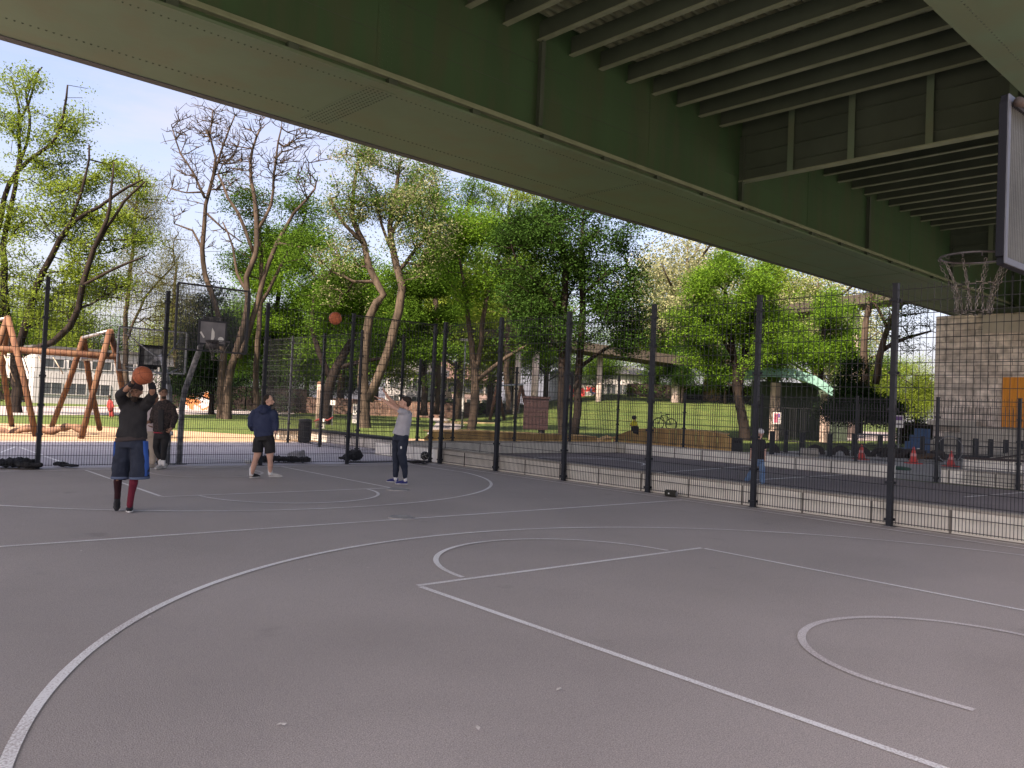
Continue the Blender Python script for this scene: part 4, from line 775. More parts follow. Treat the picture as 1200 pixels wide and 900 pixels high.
# ================================================================== litter bins, cones, bollards, tyres
M_bin = mat('bin_dark', (.03, .036, .04), .5, (.045, .05, .055), 3, 4)
g0 = GP(360, 30.5); t = thing('litter_bin', 'round black slatted litter bin beyond the far fence', 'litter bin', g0); MB().tube([g0+ZZ*.02, g0+ZZ*.1, g0+ZZ*.75, g0+ZZ*.8], [.2, .22, .23, .23], 20).build('bin_body', M_bin, t, smooth=True)
MB().tube([g0+ZZ*.81, g0+ZZ*.86, g0+ZZ*.9], [.25, .25, .18], 20).build('rim', M_bin, t); 
m = MB()
for i in range(18): q = i*math.pi/9; m.bar(g0+V3(.232*math.cos(q), .232*math.sin(q), .08), g0+V3(.238*math.cos(q), .238*math.sin(q), .74), .014)
m.build('slat', M_post, t)
g0 = GP(864, 33); t = thing('litter_bin', 'square black litter bin at the right end of the wooden ramp', 'litter bin', g0); MB().obox(g0+ZZ*.38, CR*.24, CF*.24, ZZ*.36).build('bin_body', M_bin, t, bevel=.02); MB().obox(g0+ZZ*.78, CR*.27, CF*.27, ZZ*.035).build('lid', M_bin, t, bevel=.02); MB().obox(g0+ZZ*.66-CF*.245, CR*.15, CF*.004, ZZ*.05).build('opening_shade', M_black, t)  # bin slot is a flat black plate painting the dark inside
M_cone = mat('cone_red', (.70, .06, .05), .5, (.6, .09, .08), 8, 4); M_cband = mat('cone_band', (.72, .30, .28), .5)
def cone(loc, label):
    t = thing('traffic_cone', label, 'cone', loc, 'red traffic cones on the paving'); loc = np.array(loc)
    MB().tube([loc+ZZ*.03, loc+ZZ*.05, loc+ZZ*.62, loc+ZZ*.68], [.2, .17, .045, .03], 18).build('cone_body', M_cone, t, smooth=True); m = MB(); m.obox(loc+ZZ*.018, CR*.27, CF*.27, ZZ*.018); m.build('cone_base', M_cone, t, bevel=.008)
    MB().tube([loc+ZZ*.3, loc+ZZ*.42], [.121, .094], 18, cap=False).build('band', M_cband, t, smooth=True); return t
c0 = cone(GP(1012, 36.), 'dark red traffic cone furthest left, half covered by a fence post'); 
for (x, d, l, s) in ((1073, 34.5, 'pale red traffic cone in the middle, standing alone', 1.05), (1117, 33.5, 'red traffic cone furthest right, in front of the metal hoop', .95)):
    c = dup(c0, GP(x, d), l); c.scale = (s, s, s)
def bollard(loc, h, label, w=.09):
    t = thing('bollard', label, 'bollard', loc, 'black square bollards on the paving'); loc = np.array(loc); MB().obox(loc+ZZ*h/2, CR*w, CF*w, ZZ*h/2).build('post', M_post, t, bevel=.01); MB().obox(loc+ZZ*(h+.012), CR*(w+.012), CF*(w+.012), ZZ*.012).build('cap', M_post, t, bevel=.005); return t
b0 = None
BOL = [(907, 37.5, 'in front of the tyre beside the walking child'), (942, 37, 'left of the pale concrete block'), (975, 38, 'right of the pale concrete block'), (1033, 40, 'just right of the leftmost cone'), (1003, 40.5, 'behind the leftmost cone'), (923, 40, 'between two tyres near the concrete block')]
for i, (x, d, l) in enumerate(BOL):
    lab = 'black square bollard '+l
    if b0 is None: b0 = bollard(GP(x, d), 1.05, lab)
    else: dup(b0, GP(x, d), lab)
# post and rail fence below the pier
rt = thing('post_and_rail_fence', 'low black post and rail barrier in front of the stone pier', 'fence', GP(1130, 41)); m = MB(); P = [GP(x, 39.6) for x in (1083, 1105, 1125.5, 1145, 1163, 1180.5, 1199, 1218)]
for p in P: MB().obox(p+ZZ*.55, CR*.085, CF*.085, ZZ*.55).build('post', M_post, rt, bevel=.01)
MB().bar(P[0]+ZZ*.72-CF*.1, P[-1]+ZZ*.72-CF*.1, .06).build('rail', M_post, rt); MB().bar(P[0]+ZZ*.2-CF*.1, P[-1]+ZZ*.2-CF*.1, .16).build('kick_rail', M_post, rt)
M_tyre = mat('tyre_rubber', (.022, .019, .022), .75, (.045, .035, .035), 6, 5, bump=.6, bscale=40)
def tyre(loc, label):
    t = thing('half_tyre', label, 'tyre', loc, 'old tyres half buried in a row on the paving'); loc = np.array(loc); m = MB(); n = 14; P = [loc+CR*.36*math.cos(math.pi*i/n)+ZZ*(.36*math.sin(math.pi*i/n)-.01) for i in range(n+1)]
    m.tube(P, [(.11, .13)]*(n+1), 10, side=CF); m.build('tyre_body', M_tyre, t, smooth=True); m = MB()
    for i in range(1, 14): a = math.pi*i/14; c = loc+CR*.468*math.cos(a)+ZZ*(.468*math.sin(a)); m.obox(c, CF*.10, (CR*math.cos(a)+ZZ*math.sin(a))*.014, (-CR*math.sin(a)+ZZ*math.cos(a))*.02)
    m.build('tread', M_tyre, t); return t
TY = [(905, 'standing behind the walking child'), (958, 'behind the pale concrete block'), (987, 'standing alone right of the concrete block'), (1012, 'directly behind the leftmost cone'), (1034, 'first of the tight row right of the leftmost cone'), (1046, 'second of the tight row, by the thick fence post'), (1057, 'third of the tight row, under the sign'), (1068, 'fourth of the tight row, behind the middle cone'), (1080, 'next to the brown mat'), (1101, 'behind the metal ring')]
y0 = None
for x, l in TY:
    lab = 'dark half buried tyre '+l
    if y0 is None: y0 = tyre(GP(x, 39.4), lab)
    else: dup(y0, GP(x, 39.4+.6*(rng.random()-.5)), lab)
g0 = GP(951, 36.8); o = MB().obox(g0+ZZ*.19, CR*.36, CF*.2, ZZ*.19).build('concrete_block', M_conc, bevel=.02); tag(o, 'pale rectangular concrete block between two bollards', 'block')
g0 = GP(1088, 37); o = MB().tube([g0-CR*.7+ZZ*.02, g0-CR*.35+ZZ*.2, g0+CR*.2+ZZ*.26, g0+CR*.8+ZZ*.03], [(.3, .02), (.5, .1), (.5, .12), (.3, .02)], 12, side=CF).build('brown_mat', mat('brown_tarp', (.09, .055, .035), .85, bump=.5, bscale=8), smooth=True); tag(o, 'crumpled brown tarp lying in front of the tyre row', 'tarp')
g0 = GP(1057, 29.5); o = MB().ell(g0+ZZ*.05, .42, .34, .09, [CR, CF, ZZ]).build('green_cover', mat('green_plastic', (.03, .09, .06), .5)); o.data.polygons.foreach_set('use_smooth', [True]*len(o.data.polygons)); tag(o, 'flat dark green plastic cover lying in the gap of the wall', 'cover')
g0 = GP(1115, 36); t = thing('metal_ring', 'thin metal ring frame standing on the paving behind the right cone', 'ring', g0); MB().torus(g0+ZZ*.62, .58, .02, CR, ZZ, 36).build('hoop_ring', M_clamp, t, smooth=True); MB().bar(g0-CR*.25+ZZ*.02, g0+CR*.25+ZZ*.02, .06).build('foot', M_clamp, t)
g1, g2 = GP(1131, 32), GP(1215, 31); t = thing('timber_wall', 'low tan wall with a dark timber seat plank at the right', 'bench', (g1+g2)/2); MB().bar(g1+ZZ*.2, g2+ZZ*.2, .3, .4).build('wall_blocks', M_wall2, t); MB().bar(g1+ZZ*.445, g2+ZZ*.445, .42, .08).build('seat', mat('dark_timber', (.05, .035, .035), .7), t)
g1, g2 = GP(1150, 39), GP(1220, 36.5); t = thing('concrete_ramp', 'sloping pale concrete skate ramp rising towards the right edge', 'ramp', (g1+g2)/2); MB().extr([g1, g2+CR*2, g2+CR*2+ZZ*1.0], CF*2.4+CR*.2).build('ramp_body', M_conc, t); MB().bar(g1+ZZ*.06-CF*.05, g2+CR*2+ZZ*1.04-CF*.05, .08).build('edge_rail', mat('dark_timber', (.05, .035, .035), .7), t)
g0 = BR(46, 17.5, 0); g0 = GP(1078, 44); t = thing('blue_steps', 'blue painted steps at the left end of the stone steps', 'steps', g0)
for i in range(4): MB().obox(g0-CR*(.55-.25*i)+ZZ*(.18+.18*i), CR*.125, CF*.6, ZZ*(.18+.18*i)).build('step', mat('blue_paint', (.03, .075, .17), .6, (.045, .1, .2), 3, 5), t)
MB().obox(g0-CR*.3-CF*.63+ZZ*.3, CR*.10, CF*.006, ZZ*.10).build('white_marking', M_white, t)
# small signs
def sign(label, x, y, d, w, h, ph, cols, zpost=True):
    c = W(x, y, d); t = thing('sign', label, 'sign', (c[0], c[1], 0)); A = [CR, CF, ZZ]
    MB().obox(c, CR*w/2, CF*.012, ZZ*h/2).build('panel', M_white, t); 
    for (u0, u1, v0, v1, m) in cols: MB().obox(c+CR*(u0+u1)/2*w+ZZ*(v0+v1)/2*h-CF*.016, CR*(u1-u0)/2*w, CF*.003, ZZ*(v1-v0)/2*h).build('print', m, t)
    if zpost: MB().bar([c[0], c[1], 0], c-ZZ*h/2, .06).build('post', M_pole, t)
M_pink = mat('poster_pink', (.42, .10, .16), .7); M_purp = mat('poster_purple', (.16, .09, .25), .7); M_pgr = mat('poster_grey', (.3, .3, .34), .7)
sign('pink and purple poster on the column of the round roofed pavilion', 910.5, 490, 55.5, .52, .78, 0, [(-.42, .05, -.4, .42, M_pink), (.1, .42, .05, .42, M_purp), (.1, .42, -.42, -.02, M_pgr), (-.35, 0, .12, .3, M_pgr)], False)
sign('white notice with a purple picture right of the thick fence post', 1053.5, 494, 41, .42, .62, 0, [(-.4, .4, .1, .42, M_purp), (-.3, .3, -.3, -.12, M_pgr)])
sign('small white square notice on a thin post by the leaning dark tree', 390, 472, 52, .32, .32, 0, [(-.35, .35, -.1, .05, M_pgr)])
sign('white information panel beside the forked tree', 416, 486, 58, .42, 1.55, 0, [(-.35, .35, .2, .4, M_pgr), (-.35, .35, -.2, 0, M_pgr)])
# boarded box on a foot
c = W(628, 485, 40); g0 = np.array([c[0], c[1], 0]); t = thing('notice_board', 'dark red brown boarded cabinet raised on a single foot behind the small pitch', 'cabinet', g0); m = MB()
for i in range(7): m.obox(c+ZZ*(-.66+.22*i), CR*.6, CF*.2, ZZ*.107)
m.build('boards', mat('red_brown_board', (.036, .019, .021), .8, (.027, .014, .016), 3, 6), t); MB().obox(c+ZZ*.8, CR*.66, CF*.24, ZZ*.05).build('top', mat('red_brown_board', (.036, .019, .021)), t); MB().bar(g0+CR*.3, g0+CR*.3+ZZ*(c[2]-.75), .22).build('foot', M_post, t)
# ramps clad in upright boards
M_ply = mat('ply_boards', (.92, .58, .22), .75, (.78, .46, .17), 2.5, 6, stretch=(3, 3, .4), bump=.3, bscale=10, col3=(.3, .17, .06), scale3=1.2, amt3=.4)
def ramp(name, label, prof, depth):
    pts = [W(x, y, d) for x, y, d in prof]; c = np.mean(pts, axis=0); t = thing(name, label, 'ramp', (c[0], c[1], 0)); m = MB(); tp = MB()
    for a, b in zip(pts[:-1], pts[1:]):
        L = np.linalg.norm((b-a)[:2]); n = max(1, int(L/.22)); d = (b-a)/n; u = d.copy(); u[2] = 0; u /= np.linalg.norm(u); nn = np.array([-u[1], u[0], 0])
        for i in range(n):
            p = a+d*i; q = p+d*.93; m.extr([[p[0], p[1], .0], [q[0], q[1], .0], q, p], nn*.05)
        tp.add([a-nn*.02+ZZ*.012, b-nn*.02+ZZ*.012, b+nn*depth+ZZ*.012, a+nn*depth+ZZ*.012, a-nn*.02-ZZ*.03, b-nn*.02-ZZ*.03, b+nn*depth-ZZ*.03, a+nn*depth-ZZ*.03], [(0, 1, 2, 3), (7, 6, 5, 4), (0, 4, 5, 1), (1, 5, 6, 2), (2, 6, 7, 3), (3, 7, 4, 0)])
    m.build('cladding', M_ply, t); tp.build('deck', M_ply, t); return t
ramp('wooden_ramp', 'tall honey coloured board clad play ramp behind the small pitch', [(700, 518, 33.5), (718, 512.5, 33.5), (741, 503.5, 33.3), (770, 502.5, 33), (800, 504, 32.6), (832, 506, 32.2), (850, 509.5, 32), (858, 514, 32)], 2.2)
ramp('wooden_ramp', 'long low ochre board clad edge left of the tall ramp', [(497, 513, 31), (507, 506, 31), (560, 505.5, 31.6), (610, 508, 32.3), (655, 510, 33), (700, 512, 33.6)], 1.6)
# bicycle lying on the ramp
t = thing('bicycle', 'small dark green bicycle parked on the wooden ramp behind the fence', 'bicycle', W(778, 501, 34)); M_bgr = mat('bike_green', (.02, .11, .05), .4)
cw = [W(771.5, 496.5, 34.), W(786.5, 497.5, 34.2)]
for c in cw: w_ = MB().torus(c, .24, .022, CR*.98+CF*.2, ZZ, 26).build('tyre', M_tyre, t, smooth=True); m = MB(); [m.bar(c, c+.23*(CR*math.cos(q)+ZZ*math.sin(q)), .006) for q in np.linspace(0, 6.28, 13)]; m.build('spokes', M_clamp, w_)
fr = MB(); P = dict(r=cw[1], f=cw[0], bb=(cw[0]+cw[1])/2+CR*.06-ZZ*.02, s=cw[1]-CR*.17+ZZ*.34, h=cw[0]+CR*.12+ZZ*.36)
for a, b in (('r', 'bb'), ('bb', 's'), ('s', 'h'), ('h', 'bb'), ('r', 's'), ('f', 'h')): fr.tube([P[a], P[b]], .018, 6)
fr.build('frame', M_bgr, t); MB().ell(P['s']+ZZ*.08, .11, .05, .03, [CR, CF, ZZ]).build('saddle', M_black, t); MB().tube([P['h'], P['h']+ZZ*.1, P['h']+ZZ*.12-CR*.06+CF*.15], .014, 6).tube([P['h']+ZZ*.1, P['h']+ZZ*.12-CR*.06-CF*.15], .014, 6).build('handlebar', M_clamp, t)

# ================================================================== playground timber
M_log = mat('log_wood', (.115, .052, .03), .8, (.08, .036, .021), 2, 6, stretch=(2, 2, .6), bump=.4, bscale=14, col3=(.22, .13, .07), scale3=3, amt3=.4)
t = thing('climbing_frame', 'large red brown log climbing frame with crossed legs in the sand pit', 'climbing frame', GP(60, 28)); 
def logs(parent, name, px, r, M=M_log): 
    P = [W(x, y, d) for x, y, d in px]
    for p in P: p[2] = max(p[2], .0)
    return MB().tube(P, r, 10).build(name, M, parent, smooth=True)
for L in ([(9, 372, 27.5), (-14, 440, 27.6), (-22, 512, 27.8)], [(9, 372, 27.5), (27, 440, 27.3), (42, 514, 27.2)], [(9, 372, 28), (3, 430, 30), (14, 499, 33)],
          [(98, 396, 28), (80, 450, 29), (61, 499, 31)], [(98, 396, 28), (104, 440, 29.5), (117, 503, 31.5)],
          [(129, 387, 27.4), (112, 450, 27.2), (95, 514, 27.1)], [(129, 387, 27.4), (137, 420, 28), (146, 470, 29), (152, 508, 30)]): logs(t, 'leg', L, .10)
logs(t, 'beam', [(-60, 404, 27.6), (-10, 408, 27.6), (40, 411, 27.5), (139, 418, 27.5)], .12)
for L in ([(97, 396, 28), (127, 388, 27.4)], [(-30, 380, 28), (8, 373, 27.5)], [(96, 421, 27.7), (118, 420, 27.7)]): logs(t, 'pipe', L, .055, M_clamp)
for L in ([(5, 416, 27.5), (17, 447, 27.6)], [(27, 417, 27.5), (34, 438, 27.6)], [(62, 418, 27.5), (74, 438, 27.6)], [(45, 417, 27.5), (50, 430, 27.6)]): logs(t, 'rope', L, .018, mat('rope', (.4, .36, .3), .9))
W_ = [(x, 504.5+2.6*math.sin(x/7.5)-(2 if 40 < x < 95 else 0), 28.6) for x in range(-60, 102, 4)]
o = MB().tube([W(*q) for q in W_], [.12+.03*math.sin(i*1.7) for i in range(len(W_))], 9).build('balance_log', mat('knotty_log', (.20, .12, .08), .85, (.10, .055, .04), 5, 6, bump=.6, bscale=20), smooth=True); tag(o, 'long wavy knotted balance log floating low over the sand', 'log')
for v in o.data.vertices: pass
for xx in (-20, 22, 60, 97): pass
m = MB()
for xx in (-30, 20, 55, 97): p = W(xx, 505, 28.6); m.bar([p[0], p[1], 0], p, .12)
q = m.build('log_support', M_log, o)
t = thing('swing_frame', 'small wooden A frame swing with a metal top bar standing far off on the grass', 'swing', GP(593, 62))
for L in ([(583, 452, 61), (574, 492, 60.5)], [(583, 452, 61), (591, 492, 62)], [(611, 451, 63), (603, 491, 62)], [(611, 451, 63), (619, 491, 64)]):
    P = [W(*q) for q in L]; MB().tube(P, .13, 8).build('leg', M_log, t, smooth=True)
MB().tube([W(581, 452, 61), W(613, 451, 63)], .06, 8).build('top_bar', M_clamp, t); 
for x in (592, 599): MB().tube([W(x, 452, 62), W(x, 481, 62)], .02, 5).build('chain', M_clamp, t)
MB().obox(W(595.5, 481, 62), CR*.3, CF*.12, ZZ*.03).build('seat', M_black, t)
# sandpit edging and a totem pole
o = MB(); [o.bar(GP(x0, d0)+ZZ*.1, GP(x1, d1)+ZZ*.1, .2) for x0, d0, x1, d1 in ((520, 70, 660, 72),)]; o = o.build('timber_edging', mat('pale_timber', (.42, .33, .2), .8)); tag(o, 'long pale timber edging lying across the grass near the far swing', 'edging')
g0 = GP(375, 46); t = thing('totem_post', 'weathered pale timber post beside the leaning dark tree trunk', 'post', g0)
MB().tube([g0, g0+ZZ*1.5, g0+ZZ*2.5], [.17, .16, .15], 9).build('post_body', mat('grey_timber', (.4, .32, .27), .85, (.26, .2, .16), 3, 6, bump=.5, bscale=14), t, smooth=True); MB().tube([g0+ZZ*2.5, g0+ZZ*2.65], [.17, .1], 9).build('cap', M_log, t)
m = MB(); g0 = GP(381, 44.5); t = thing('spring_rocker', 'low red and white spring rocker toy at the foot of the leaning tree', 'rocker', g0)
MB().tube([g0+CR*-.5+ZZ*.42, g0+CR*-.2+ZZ*.55, g0+CR*.25+ZZ*.5, g0+CR*.55+ZZ*.7], [.03, .06, .055, .04], 10).build('rocker_body', mat('rocker_red', (.22, .03, .03), .6), t, smooth=True)
m = MB(); [m.torus(g0+ZZ*(.06+.05*i), .11, .018, n=14, m=5) for i in range(7)]; m.build('spring', M_white, t); MB().obox(g0+ZZ*.5, CR*.1, CF*.2, ZZ*.08).build('seat', M_white, t)
# white lamp posts / poles
for (x, y1, y0, d, l) in ((543.5, 400, 500, 56, 'slim grey green lamp post with a white band left of the forked tree'),):
    b = GP(x, d); tp = W(x+4, y1, d); t = thing('lamp_post', l, 'lamp post', b); MB().tube([b, [b[0], b[1], tp[2]]], [.07, .05], 8).build('pole', M_pole, t, smooth=True); MB().obox([b[0], b[1], tp[2]+.1], CR*.35, CF*.15, ZZ*.08).build('lamp_head', M_pole, t); MB().tube([[b[0], b[1], 1.2], [b[0], b[1], 2.2]], .09, 8).build('white_band', M_white, t)

# ================================================================== buildings
M_wb = mat('white_render', (.46, .46, .47), .8, (.38, .38, .39), .8, 6); M_glass = mat('window_glass', (.05, .06, .07), .15, spec=.8); M_roof = mat('roof_dark', (.07, .07, .075), .8, (.1, .1, .1), 2, 5)
def plan(x0, d0, x1, d1, depth, z0=0.):
    a = GP(x0, d0); b = GP(x1, d1); u = (b-a)/np.linalg.norm(b-a); n = np.array([-u[1], u[0], 0]); n = n if n@CF > 0 else -n
    return a, b, u, n, np.linalg.norm(b-a)
def bldg(name, label, x0, d0, x1, d1, depth, h, M, rows, roof='flat', rh=1.5, MR=None, gl=None, cat='building', base=0.):
    a, b, u, n, L = plan(x0, d0, x1, d1, depth); t = thing(name, label, cat, (a+b)/2+n*depth/2); MR = MR or M_roof
    c = (a+b)/2+n*depth/2; MB().obox(c+ZZ*(base+h/2), u*L/2, n*depth/2, ZZ*h/2).build('wall', M, t)
    if roof == 'flat': MB().obox(c+ZZ*(base+h+.12), u*(L/2+.3), n*(depth/2+.3), ZZ*.118).build('roof', MR, t)
    else:
        e = .5; A = a-u*e-n*e+ZZ*(base+h+.01); B2 = b+u*e-n*e+ZZ*(base+h+.01); Cc = B2+n*(depth+2*e); D = A+n*(depth+2*e); R1 = (A+D)/2+u*2.2+ZZ*rh; R2 = (B2+Cc)/2-u*2.2+ZZ*rh
        MB().add([A, B2, Cc, D, R1, R2], [(0, 1, 5, 4), (1, 2, 5), (2, 3, 4, 5), (3, 0, 4), (3, 2, 1, 0)]).build('roof', MR, t)
    for (s0, s1, z0, z1, nn, *kind) in rows:
        for i in range(nn):
            q0 = s0+(s1-s0)*(i+.1)/nn; q1 = s0+(s1-s0)*(i+.9)/nn; c = a+u*L*(q0+q1)/2+ZZ*(base+(z0+z1)/2)-n*.03; hw = L*(q1-q0)/2
            w = MB().obox(c, u*hw, n*.028, ZZ*(z1-z0)/2).build('window', gl or M_glass, t); f_ = MB()
            for s in (-1, 1): f_.obox(c+u*s*(hw+.04)-n*.02, u*.04, n*.045, ZZ*((z1-z0)/2+.08)); f_.obox(c+ZZ*s*((z1-z0)/2+.04)-n*.02, u*hw, n*.04, ZZ*.04)
            f_.obox(c-n*.03, u*.03, n*.012, ZZ*(z1-z0)/2); f_.build('frame', M_wb, w)
    return t
bldg('white_hall', 'long white flat roofed building with window bands beyond the climbing frame', 40, 82, 214, 92, 14, 5.6, M_wb, [(.03, .5, 1.0, 2.1, 3), (.04, .96, 3.7, 4.5, 6)])
bldg('house', 'pale pink house with a hipped roof glimpsed between the middle trees', 505, 112, 585, 118, 12, 5.2, mat('pink_render', (.62, .47, .46), .85), [(.05, .95, 1.0, 2.4, 4), (.05, .95, 3.4, 4.6, 5)], 'hip', 2.6, mat('roof_tile', (.16, .1, .085), .85))
bldg('house', 'white rendered house left of the pink one behind the trees', 452, 110, 500, 108, 10, 5.4, M_wb, [(.08, .92, 1.0, 2.4, 3), (.08, .92, 3.6, 4.8, 3)], 'hip', 2.2)
bldg('house', 'low dark roofed white house behind the far lawn left of the thick fence post', 676, 108, 772, 112, 10, 4.3, M_wb, [(.06, .9, 1.2, 2.8, 6)], 'hip', 1.3, base=2.4)
M_brick = brickmat('garden_brick', (.20, .12, .09), (.15, .085, .07), (.16, .13, .11), .6, .2, .02, .5, 'S', .4)
def longwall(name, label, pts, h, th, M, cat='wall', base=0.):
    P = [GP(x, d) for x, d in pts]; c = np.mean(P, axis=0); m = MB()
    for a, b in zip(P[:-1], P[1:]): m.bar(a+ZZ*(base+h/2), b+ZZ*(base+h/2), th, h)
    o = m.build(name, M); return tag(o, label, cat)
longwall('brick_wall', 'long dark brown brick wall behind the lawn in the middle distance', [(330, 88), (560, 94)], 1.75, .35, M_brick)
# graffiti walls: generic colour shapes
M_gw = mat('graffiti_base', (.36, .32, .30), .8)
def graffiti(label, x0, x1, d, z0, z1, cols, n, seed, cat='wall', base=0.):
    r = np.random.default_rng(seed); a, b, u, nn, L = plan(x0, d, x1, d, 1); t = thing('painted_wall', label, cat, (a+b)/2); MB().obox((a+b)/2+ZZ*(z0+z1)/2, u*L/2, nn*.15, ZZ*(z1-z0)/2).build('wall_slab', M_gw, t)
    for i, m_ in enumerate(cols):
        q = MB()
        for k_ in range(n):
            c = a+u*L*(.06+.88*r.random())+ZZ*(z0+(z1-z0)*(.2+.6*r.random())); P = []; kk = int(r.integers(5, 9)); r0 = (z1-z0)*(.12+.16*r.random())
            for j in range(kk): an = 2*math.pi*j/kk; rr = r0*(.6+.7*r.random()); P.append(c+u*rr*math.cos(an)+ZZ*np.clip(rr*math.sin(an), z0-c[2]+.03, z1-c[2]-.03)-nn*(.151+.004*(i+1)+.0004*k_))
            q.extr(P, -nn*.003)
        q.build('paint', m_, t)
    return t
gm = lambda n_, c_: mat(n_, c_, .7)
graffiti('long low wall painted with red white and blue graffiti at the far lawn', 666, 702, 100, 2.9, 4.7, [gm('g_red', (.55, .06, .06)), gm('g_blue', (.12, .15, .35)), gm('g_white', (.42, .41, .41)), gm('g_red', (.55, .06, .06))], 7, 3)
graffiti('wall with bright orange graffiti seen behind the hoop pole across the road', 218, 250, 78, 0, 1.9, [gm('g_orange', (.38, .14, .05)), gm('g_grey', (.3, .3, .33)), gm('g_white', (.42, .41, .41)), gm('g_orange', (.38, .14, .05))], 7, 5)
# pavilion with curved turquoise roof
M_cop = mat('copper_green', (.20, .40, .35), .55, (.14, .30, .27), .8, 6, stretch=(4, 4, 1)); g0 = GP(925, 60); t = thing('pavilion', 'open pavilion with a curved turquoise metal roof behind the fence', 'pavilion', g0)
P0 = [W(870, 436, 60), W(900, 431.5, 60), W(930, 433, 60), W(955, 441, 60), W(976, 455, 60)]; P1 = [p-ZZ*.12 for p in P0]; dv = CF*8+CR*1.5
m = MB(); n = len(P0); m.add([*P0, *[p+dv+ZZ*.3 for p in P0], *P1, *[p+dv+ZZ*.18 for p in P1]], [(i, i+1, n+i+1, n+i) for i in range(n-1)]+[(2*n+i, 3*n+i, 3*n+i+1, 2*n+i+1) for i in range(n-1)]+[(i, 2*n+i, 2*n+i+1, i+1) for i in range(n-1)]+[(n+i, n+i+1, 3*n+i+1, 3*n+i) for i in range(n-1)]); m.build('roof', M_cop, t)
m = MB(); 
for a, b in zip(P0[:-1], P0[1:]): m.add([a-CF*.03+ZZ*.05, b-CF*.03+ZZ*.05, b-CF*.03-ZZ*.62, a-CF*.03-ZZ*.62, a+CF*.03+ZZ*.05, b+CF*.03+ZZ*.05, b+CF*.03-ZZ*.62, a+CF*.03-ZZ*.62], [(0, 3, 2, 1), (4, 5, 6, 7), (0, 1, 5, 4), (3, 7, 6, 2)])
m.build('fascia', M_cop, t)
for x in (909, 968): b = GP(x, 58.5 if x < 950 else 61); MB().bar(b, b+ZZ*(4.2 if x < 950 else 3.6), .5, .5).build('column', mat('pink_concrete', (.42, .33, .29), .85, (.33, .26, .23), 2, 6), t)
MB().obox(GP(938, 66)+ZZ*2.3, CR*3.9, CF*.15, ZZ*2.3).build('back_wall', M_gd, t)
fp = thing('railing', 'black vertical bar railing in front of the pavilion', 'railing', GP(960, 57)); m = MB(); a, b = GP(912, 57), GP(1060, 55); L = np.linalg.norm(b-a)
for i in range(int(L/.14)): p = a+(b-a)*i/int(L/.14); m.bar(p+ZZ*.08, p+ZZ*2.4, .022)
m.build('bars', M_wire, fp); MB().bar(a+ZZ*2.4, b+ZZ*2.4, .05).bar(a+ZZ*.1, b+ZZ*.1, .05).build('rail', M_wire, fp)
# elevated road ramp with columns
M_vc = mat('column_concrete', (.50, .42, .38), .85, (.40, .33, .30), 1.2, 7, stretch=(1, 1, .3)); M_vb = mat('viaduct_beam', (.045, .036, .028), .8, (.035, .03, .024), 1.5, 6)
t = thing('elevated_ramp', 'curved elevated road ramp on round pale columns passing behind the trees', 'road ramp', GP(750, 88))
for nm, P in (('deck_beam', [(500, 386, 84), (560, 392, 86), (640, 402, 88), (700, 411, 89), (790, 424, 91), (880, 430, 94)]), ('deck_beam', [(880, 372, 84), (940, 364, 82), (1005, 355, 80), (1065, 347, 78), (1130, 340, 76)])):
    Q = [W(*p) for p in P]; m = MB(); m.tube(Q, [(2.6, .55)]*len(Q), 4, side=CF); 
    m2 = MB()
    for a, b in zip(Q[:-1], Q[1:]): m2.bar(a, b, 5., .95)
    m2.build(nm, M_vb, t)
for x, ty, d, r in ((606, 399, 86, .36), (627, 402, 87, .42), (702, 412, 89, .32), (792, 424, 91, .5), (1000, 358, 80, .4)):
    b = GP(x, d); tz = W(x, ty, d)[2]; MB().tube([b, [b[0], b[1], tz-.4]], [r, r*.92], 14).build('column', M_vc, t, smooth=True)
g0 = GP(838, 96); o = MB().tube([g0+ZZ*1.5, g0+ZZ*3.6, g0+ZZ*6.2], [1.55, 1.4, 1.3], 12).build('brick_tower', brickmat('ochre_brick', (.42, .26, .13), (.34, .2, .1), (.25, .2, .15), .9, .45, .04, .5, 'S', .5), smooth=True); tag(o, 'short round ochre brick stub tower on the lawn left of the dark tree', 'tower')

# ================================================================== trees
def bark(name, a, b): return mat(name, a, .9, b, 3.2, 8, .38, .62, bump=1, bscale=7, stretch=(1, 1, .3), spec=.1)
BK_D = bark('dark_bark', (.026, .020, .017), (.014, .011, .010)); BK_M = bark('brown_bark', (.075, .057, .044), (.032, .025, .020)); BK_L = bark('pale_bark', (.085, .066, .05), (.035, .028, .022))
LF = dict(fresh=leafmat('fresh_leaves', (.13, .24, .025), (.06, .14, .018)), yellow=leafmat('yellow_green_leaves', (.20, .27, .045), (.11, .17, .028)), dark=leafmat('dark_leaves', (.04, .09, .018), (.022, .055, .012), .3),
          mid=leafmat('mid_leaves', (.085, .17, .022), (.045, .10, .015)), olive=leafmat('olive_leaves', (.16, .17, .06), (.10, .11, .035)), blossom=leafmat('blossom_leaves', (.33, .33, .19), (.20, .23, .11)), ever=leafmat('evergreen_leaves', (.022, .045, .016), (.012, .028, .01), .2))
